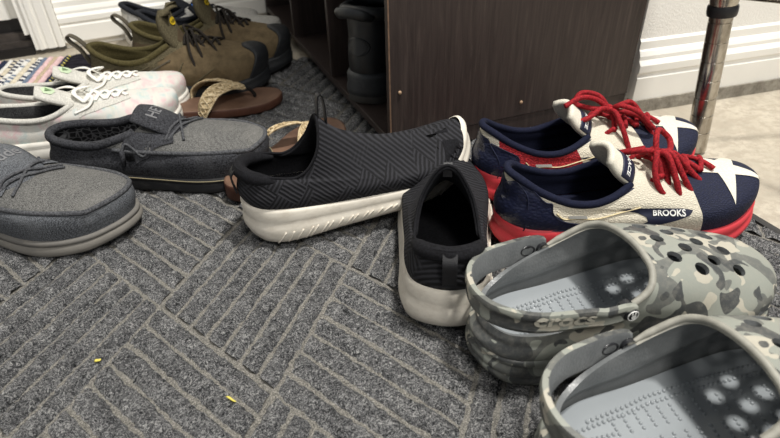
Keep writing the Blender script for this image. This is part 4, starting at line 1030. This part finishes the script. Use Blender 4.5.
def hiker(label, loc, rz, bend):
    root = thing('hiking_shoe', label, 'hiking shoe', loc, (0, 0, rz), 'pair of olive and tan hiking shoes')
    L, W = .304, .116
    zb = [(0, .034), (.15, .031), (.5, .027), (.8, .026), (.92, .030), (1, .038)]
    col = [(.54, 0, .103), (.535, .014, .103), (.51, .026, .101), (.46, .035, .094), (.36, .039, .078), (.28, .0395, .073), (.20, .037, .074), (.11, .031, .082), (.045, .020, .091), (.010, 0, .094)]
    s = Shoe(L, W, col, zb, toe_h=.040, bend=bend, bulge=.004, N=128, M=38, tl=(.24, .50, .78, 1))
    def mf(t, v, p, k):
        if k: return 2
        x = p[0]/L
        if v > .86: return 0
        if x > .60: return 1
        if p[2] > .060-.02*(x-.3) and x < .42: return 0
        return 3 if x < .35 else 1
    s.upper(root, [OLIVE, SUEDE, OLLIN, SUEDE2], .005, mfun=mf)
    P = s.iso(1.0, .14, .86); v, f = sweep(P, .0050, 10); mesh('collar', v, f, root, [OLLIN])
    s.insole(root, OLLIN, .001)
    s.sole(root, [KRUB, KRUB], [(0, .008), (.08, 0), (.75, 0), (.9, .004), (1, .014)], [(-.003, 1, 0), (.003, 1, 0), (.006, .8, 0), (.0045, .6, 0), (.007, .5, 0), (.006, .1, 0), (.001, 0, 0), (-.01, 0, 0)], lip=.005)
    # rubber toe bumper wrapping up over the toe
    N_ = 30; M_ = 12; G = np.zeros((N_*2+1, M_, 3)); Nn = s.N
    idx = [int(round(i)) for i in np.linspace(-.11, .11, 2*N_+1)*Nn]
    dN = np.roll(s.G, -1, 0)-np.roll(s.G, 1, 0); dM = np.gradient(s.G, axis=1); nn = np.cross(dN, dM); nn /= np.linalg.norm(nn, axis=2)[..., None]
    for a, k in enumerate(np.linspace(-.125, .125, 2*N_+1)):
        top = .47*(1-(abs(k)/.125)**2.5)+.04
        for b in range(M_):
            j = top*(s.M-1)*b/(M_-1); j0 = int(j); fr = j-j0; kk = k*Nn; k0 = math.floor(kk); fk = kk-k0
            g = lambda A: (A[k0 % Nn, j0]*(1-fk)+A[(k0+1) % Nn, j0]*fk)*(1-fr)+(A[k0 % Nn, min(j0+1, s.M-1)]*(1-fk)+A[(k0+1) % Nn, min(j0+1, s.M-1)]*fk)*fr
            G[a, b] = g(s.G)+g(nn)*(.0035 if b < M_-1 else .001)
    v, f, mi, uv = grid_solid(G, .003); mesh('toe_bumper', v, f, root, [KRUB])
    # thick tongue
    tg, tb = slab('tongue', [(.196, .078), (.182, .092), (.168, .108), (.160, .127), (.156, .143), (.156, .151)], [.022, .029, .035, .037, .033, .022], [.008, .011, .013, .013, .010, .006], .010, [OLIVE, OLIVE], root)
    pt, pb = slab('tongue_patch', [(.174, .103), (.167, .111), (.162, .120)], [.021, .023, .021], [.0062, .0068, .0058], .002, [SUEDE2], tg, n=10)
    q = [(.0105*math.cos(a), .0068*math.sin(a)) for a in np.linspace(0, 2*PI, 18, False)]
    V3 = drape(tb, q, (.156, -.006, .132), (0, -1, 0), (.36, 0, -.93), .0016); bd = mesh('tongue_badge', V3, [tuple(range(18))], tg, [YEL], False)
    V, F = text2d('KEEN', .0062, .01); V3 = drape(tb, V, (.156, -.006, .132), (0, -1, 0), (.36, 0, -.93), .0022); mesh('lettering', V3, F, bd, [simple('badge_print', srgb(90, 78, 30), .6, bstr=0)], False)
    # laces
    rows = [.232, .217, .202, .188, .175]; hw = [.016, .019, .022, .025, .028]
    mb, eye = laced_net(root, s, None, rows, hw, .0026, KLACE, .9, .006)
    k = np.array([.176, float(s.shift(.17, bend)), .108])
    for sg in (-1, 1):
        a = np.array([*eye[4, sg], 0]); a[2] = s.top(a[0], a[1], .002)[0][2]
        v, f = sweep(cr([a, (a+k)/2+[0, 0, .004], k], 16), .0026, 7); mb.add(v, f)
    for P in ([k, k+[.012, -.014, .010], k+[.022, -.034, -.010], k+[.030, -.044, -.038], k+[.022, -.038, -.034], k+[.008, -.016, -.004], k],
              [k, k+[.006, -.022, .006], k+[.010, -.044, -.020], k+[.018, -.052, -.052], k+[.026, -.056, -.070]],
              [k, k+[.020, -.006, .008], k+[.044, -.020, -.014], k+[.056, -.034, -.036], k+[.040, -.028, -.028], k+[.012, -.008, .002], k],
              [k, k+[-.006, .016, .010], k+[.008, .038, -.004], k+[.020, .048, -.030], k+[.012, .030, -.016], k]):
        v, f = sweep(cr(P, 40), .0024, 7); mb.add(v, f)
    mb.build('lace', [KLACE], root, True)
    # heel pull loop
    h = s.iso(1.0)[s.N//2]
    ribbon('pull_loop', [h+[.004, 0, -.014], h+[-.012, 0, .010], h+[-.026, 0, .020], h+[-.032, 0, .018], h+[-.030, 0, .010], h+[-.016, 0, -.006], h+[-.006, 0, -.030]], .013, .002, KSTR, root, up=(.5, 0, .85))
    mb = MB()
    for sg in (-1, 1):
        for ln in (((.030, .046), (.070, .052), (.105, .064), (.140, .080)), ((.140, .040), (.160, .055), (.172, .072)), ((.185, .036), (.205, .050), (.222, .060)), ((.03, .060), (.075, .068), (.11, .072))):
            P3 = drape(s.bvh, [(x*-sg if sg > 0 else x, z) for x, z in ln], (0, sg*.1, 0), (1, 0, 0) if sg < 0 else (-1, 0, 0), (0, 0, 1), .0006)
            v, f = sweep(cr([tuple(p) for p in P3], 16), .0012, 5); mb.add(v, f)
    mb.build('seams', [OLIVE], root, True)
    # side strap line
    for sg in (-1, 1):
        P3 = drape(s.bvh, [(x*-sg if sg > 0 else x, z) for x, z in ((.075, .050), (.11, .058), (.15, .076))], (0, sg*.1, 0), (1, 0, 0) if sg < 0 else (-1, 0, 0), (0, 0, 1), .001)
        v, f = sweep(cr([tuple(p) for p in P3], 14), .0028, 6, flat=.5); mesh('side_strap', v, f, root, [KSTR])
    return root
hiker('olive and tan hiking shoe with yellow tongue badge, the nearer of the pair', (-.110, 1.118, ZM-.001), math.radians(-18), -.08)
hiker('olive and tan hiking shoe half hidden behind its nearer twin, toe toward the cabinet', (-.034, 1.236, ZM-.001), math.radians(-20), .08)
# ================================================================== grey running sneakers by the wall
GREYK = fabric('pale_grey_knit', srgb(150, 148, 142), srgb(204, 202, 196), 900, .4, .4); BKCOL = fabric('charcoal_collar', srgb(22, 24, 28), srgb(52, 54, 60), 900, .4, .3)
GSOLE = rubber('pale_foam', srgb(206, 202, 192), .6, srgb(170, 164, 150)); BLUE = simple('blue_tab', srgb(60, 110, 190), .6)
def grey_sneaker(label, loc, rz, bend, tone):
    root = thing('grey_sneaker', label, 'sneaker', loc, (0, 0, rz), 'pair of pale grey sneakers')
    L, W = .300, .104
    zb = [(0, .036), (.3, .030), (.7, .024), (.9, .026), (1, .034)]
    col = [(.50, 0, .084), (.495, .012, .0845), (.475, .023, .082), (.44, .030, .078), (.37, .034, .070), (.29, .035, .067), (.20, .033, .070), (.11, .027, .082), (.045, .018, .093), (.010, 0, .096)]
    s = Shoe(L, W, col, zb, toe_h=.032, bend=bend, bulge=.003, N=96, M=30)
    s.upper(root, [GREYK, BKCOL, BKCOL], .004, mfun=lambda t, v, p, k: 1 if k else (2 if v > .84 and p[0] < .48*L else 0))
    P = s.iso(1.0, .13, .87); v, f = sweep(P, .0055, 8); mesh('collar', v, f, root, [BKCOL])
    s.insole(root, BKCOL, .001)
    s.sole(root, [GSOLE], [(0, .008), (.08, 0), (.7, 0), (.9, .005), (1, .018)], [(-.003, 1, 0), (.003, 1, 0), (.006, .7, 0), (.006, .3, 0), (.001, 0, 0), (-.01, 0, 0)], lip=.004)
    tg, tb = slab('tongue', [(.175, .074), (.155, .084), (.135, .098), (.120, .112)], [.018, .022, .024, .02], [.007, .009, .009, .007], .007, [BKCOL], root)
    V3 = drape(tb, [(-.010, -.005), (.010, -.005), (.010, .005), (-.010, .005)], (.124, -.004, .106), (0, -1, 0), (.6, 0, -.8), .0015); mesh('tongue_tab', V3, [(0, 1, 2, 3)], tg, [BLUE], False)
    mb, eye = laced_net(root, s, None, [.205, .190, .175, .160], [.014, .017, .020, .022], .003, WLACE, .5)
    mb.build('lace', [BKCOL], root, True)
    patch('heel_panel', s.bvh, [(-.028, .040), (-.026, .078), (0, .088), (.026, .078), (.028, .040)], (-.05, 0, 0), (0, -1, 0), (0, 0, 1), GSOLE, root, .0012, .005)
grey_sneaker('pale grey sneaker with black collar behind the hiking shoes, against the wall', (-.050, 1.455, .0005), math.radians(-13), .07, 0)
grey_sneaker('pale grey sneaker mostly hidden, its toe showing just left of the cabinet', (-.020, 1.355, .0005), math.radians(-14), -.07, 1)
# ================================================================== sandals
LEATH = NT('brown_leather'); _c = LEATH.co(); LEATH.base(LEATH.ramp(LEATH.noise(_c, 30, 5), [(.3, srgb(98, 74, 60)), (.7, srgb(124, 96, 78))])); LEATH.rough(.6, .35); LEATH.bump(LEATH.noise(_c, 500, 4), .3, .0008); LEATH = LEATH.m
LEATHD = simple('dark_brown_edge', srgb(84, 54, 42), .6, .3, .2); GOLD = NT('gold_braid'); _c = GOLD.co(); GOLD.base(GOLD.ramp(GOLD.noise(_c, 200, 4), [(.3, srgb(150, 128, 92)), (.55, srgb(208, 188, 150)), (.8, srgb(236, 224, 196))])); GOLD.rough(.5, .5, .1); GOLD.bump(GOLD.noise(_c, 700, 3), .4, .001); GOLD = GOLD.m
THONG = simple('black_thong', srgb(26, 24, 24), .5)
def sandal(label, loc, rot, bend):
    root = thing('sandal', label, 'sandal', loc, rot, 'pair of brown thong sandals with gold braid')
    L, W = .245, .090; n = 72
    fr = cr([(x, y) for x, y in BASE]+[(x, -y) for x, y in BASE[-2:0:-1]], n, True)
    def ring(off, z):
        P = []
        for x, y in fr:
            yy = y*W/2; d = np.array([(x-.5)*L, yy]); d /= np.linalg.norm(d)+1e-9; P.append((x*L+d[0]*off, yy+d[1]*off-bend*L*(x-.35)**2, z+(.008 if x < .25 else .008*max(0, 1-(x-.25)/.3) if x < .55 else 0)*(z > .008)+.004*max(0, (x-.85)/.15)))
        return P
    V = []; lv = [(-.012, 0), (-.002, 0), (0, .003), (0, .012), (-.001, .0145), (-.004, .0152)]
    for o, z in lv: V += ring(o, z)
    F = [(k*n+i, k*n+(i+1) % n, (k+1)*n+(i+1) % n, (k+1)*n+i) for k in range(len(lv)-1) for i in range(n)]; mi = [1]*(4*n)+[0]*n
    F.append(tuple(reversed(range(n)))); mi.append(1)
    o0 = 5*n; h = n//2; cols = 6; base = len(V)
    mb = MB(); mb.V = V; mb.F = F; mb.M = mi
    loop = V[o0:o0+n]; cv = []; cf = []
    for i in range(1, h):
        a, b = np.array(loop[i]), np.array(loop[n-i])
        for c in range(cols+1): q = c/cols; p = a*(1-q)+b*q; cv.append((p[0], p[1], p[2]-.0015*(1-(2*q-1)**2)))
    for i in range(h-2):
        for c in range(cols): cf.append((i*(cols+1)+c+1, (i+1)*(cols+1)+c+1, (i+1)*(cols+1)+c, i*(cols+1)+c))
    cv.append(loop[0]); cv.append(loop[h]); a = len(cv)-2
    for c in range(cols): cf.append((a, c+1, c)); cf.append((a+1, (h-2)*(cols+1)+c, (h-2)*(cols+1)+c+1))
    mb.add(cv, cf, 0); mb.build('sole', [LEATH, LEATHD], root, True)
    sh = lambda x: -bend*L*(x/L-.35)**2
    tp = (.182, sh(.182), .034)
    for sg in (-1, 1):
        y0 = sg*.0385
        path = cr([(.098, y0+sh(.1), .010), (.106, y0*1.06+sh(.1), .028), (.124, y0*.80+sh(.12), .044), (.148, y0*.45+sh(.15), .046), (.168, y0*.14+sh(.17), .040), tp], 40)
        T = np.gradient(path, axis=0); up = np.array([np.cross(t, np.cross([0, sg*.35, 1], t)) for t in T]); wv = np.interp(np.linspace(0, 1, 40), [0, .5, .9, 1], [.0105, .0125, .009, .005])
        v, f = sweep(path, wv, up=up, prof=[(-1, -.07), (1, -.07), (1, .07), (-1, .07)]); st = mesh('strap', v, f, root, [GOLD], False)
        # braid relief: edges and crossing loops
        Tn = T/np.linalg.norm(T, axis=1)[:, None]; U = up/np.linalg.norm(up, axis=1)[:, None]; B = np.cross(Tn, U); mb = MB()
        for e in (-1, 1):
            v, f = sweep(path+B*wv[:, None]*e+U*.001, .0015, 6); mb.add(v, f)
            pp = []
            for q in np.linspace(0, 39, 110): i = int(min(q, 38)); fr_ = q-i; pp.append(path[i]*(1-fr_)+path[i+1]*fr_+B[i]*wv[i]*.72*math.sin(q*.95)*e+U[i]*(.0018+.0006*math.cos(q*.95*2)*e))
            v, f = sweep(pp, .0013, 6); mb.add(v, f)
        mb.build('braid_trim', [GOLD], st, True)
    v, f = sweep(cr([tp, (.190, sh(.19), .030), (.197, sh(.197), .020), (.198, sh(.198), .012)], 12), .0030, 8); mesh('toe_post', v, f, root, [THONG])
sandal('brown leather thong sandal with gold braided strap, behind the black moccasin', (-.056, .950, ZM-.001), (0, 0, math.radians(4)), .10)
sandal('brown leather thong sandal with gold braid, partly under the black slip-on', (.046, .648, ZM-.001), (0, 0, math.radians(36)), -.10)
# ================================================================== black work boot in the cubby
BOOTL = NT('black_boot_leather'); _c = BOOTL.co(); BOOTL.base(BOOTL.ramp(BOOTL.noise(_c, 30, 5), [(.3, srgb(26, 28, 30)), (.7, srgb(46, 49, 52))])); BOOTL.rough(.42, .5); BOOTL.bump(BOOTL.noise(_c, 350, 4), .25, .0008); BOOTL = BOOTL.m
BOOTR = rubber('boot_rubber', srgb(50, 53, 56), .5, srgb(80, 82, 84)); BOOTS = rubber('boot_outsole', srgb(96, 96, 94), .7)
def boot():
    root = thing('work_boot', 'black leather work boot stored heel-out in the nearest cubby of the cabinet', 'boot', (.290, .822, .0362), (0, 0, math.radians(37)))
    L, W = .228, .100
    zb = [(0, .034), (.3, .030), (.7, .026), (1, .036)]
    col = [(.36, 0, .150), (.355, .015, .1495), (.34, .028, .148), (.30, .037, .146), (.25, .041, .144), (.20, .042, .143), (.15, .040, .143), (.08, .033, .145), (.03, .021, .147), (.012, 0, .148)]
    s = Shoe(L, W, col, zb, toe_h=.045, bend=.06, bulge=.003, N=112, M=40)
    s.upper(root, [BOOTL, BLK_LIN, BLK_LIN], .005)
    P = s.iso(1.0); v, f = sweep(P-np.array([0, 0, .004]), .0095, 12, True); mesh('padded_collar', v, f, root, [BOOTL])
    s.sole(root, [BOOTR, BOOTS], [(0, .002), (.05, 0), (.8, 0), (1, .012)], [(-.003, 1, 0), (.003, 1, 0), (.007, .86, 0), (.006, .6, 0), (.008, .45, 0), (.008, .25, 0), (.005, .2, 1), (.006, .0, 1), (-.01, 0, 1)], lip=.016, lipf=lambda u: -.010*min(1, max(0, (u-.1)/.2)))
    q = [(.019*math.cos(a), .0125*math.sin(a)+.092) for a in np.linspace(0, 2*PI, 26, False)]
    pl = patch('heel_oval', s.bvh, [(a*.8, b) for a, b in q], (-.05, 0, 0), (0, -1, 0), (0, 0, 1), BOOTL, root, .0030, .004)
    P3 = drape(s.bvh, q, (-.05, 0, 0), (0, -1, 0), (0, 0, 1), .001); v, f = sweep(cr([tuple(p) for p in P3], 60, True), .0016, 7, True); mesh('oval_piping', v, f, root, [BOOTL])
    h = s.iso(1.0)[56]
    v, f = sweep(cr([h+[-.004, .026, -.010], h+[-.018, .022, -.004], h+[-.024, 0, .0], h+[-.018, -.022, -.004], h+[-.004, -.026, -.010]], 24), .0085, 10, flat=.6, up=(1, 0, 0)); mesh('pull_strap', v, f, root, [BOOTL])
boot()
# ================================================================== litter on the mat
STRAW = simple('yellow_straw', srgb(214, 200, 96), .7, .3, .1)
def bit(label, x, y, L, a, w, name='straw_scrap'):
    r_ = [(x+math.cos(a)*L*(q-.5), y+math.sin(a)*L*(q-.5), ZM+.0012+.0008*math.sin(q*6)) for q in np.linspace(0, 1, 6)]
    v, f = sweep(r_, [w*.5, w, w, w*.9, w*.8, w*.4], 6, flat=.4, up=(0, 0, 1)); o = mesh(name, v, f, None, [STRAW]); tagt(o, label, 'scrap')
bit('tiny yellow scrap lying on a mat rib at lower left', -.116, .427, .0055, .3, .0020, 'leaf_scrap')
bit('short yellow straw lying in a mat groove at bottom centre', -.012, .334, .011, -.9, .0011)
# ================================================================== light
W = bpy.data.worlds.new('world'); bpy.context.scene.world = W; W.use_nodes = True
W.node_tree.nodes['Background'].inputs[0].default_value = (.95, .97, 1, 1); W.node_tree.nodes['Background'].inputs[1].default_value = .22
def area(name, loc, tgt, size, power, col=(1, .97, .92), sy=None):
    l = bpy.data.lights.new(name, 'AREA'); l.size = size; l.energy = power; l.color = col
    if sy: l.shape = 'RECTANGLE'; l.size_y = sy
    o = bpy.data.objects.new(name, l); C.objects.link(o); o.location = loc
    o.rotation_euler = (Vector(tgt)-Vector(loc)).to_track_quat('-Z', 'Y').to_euler(); return o
area('ceiling_lamp', (.66, .25, 2.3), (.2, .6, 0), .16, 44)
area('ceiling_lamp', (.30, -1.3, 2.2), (.2, .6, 0), .5, 23)
sc = bpy.context.scene; sc.view_settings.view_transform = 'Standard'; sc.view_settings.look = 'None'; sc.view_settings.gamma = 1; sc.view_settings.exposure = .42
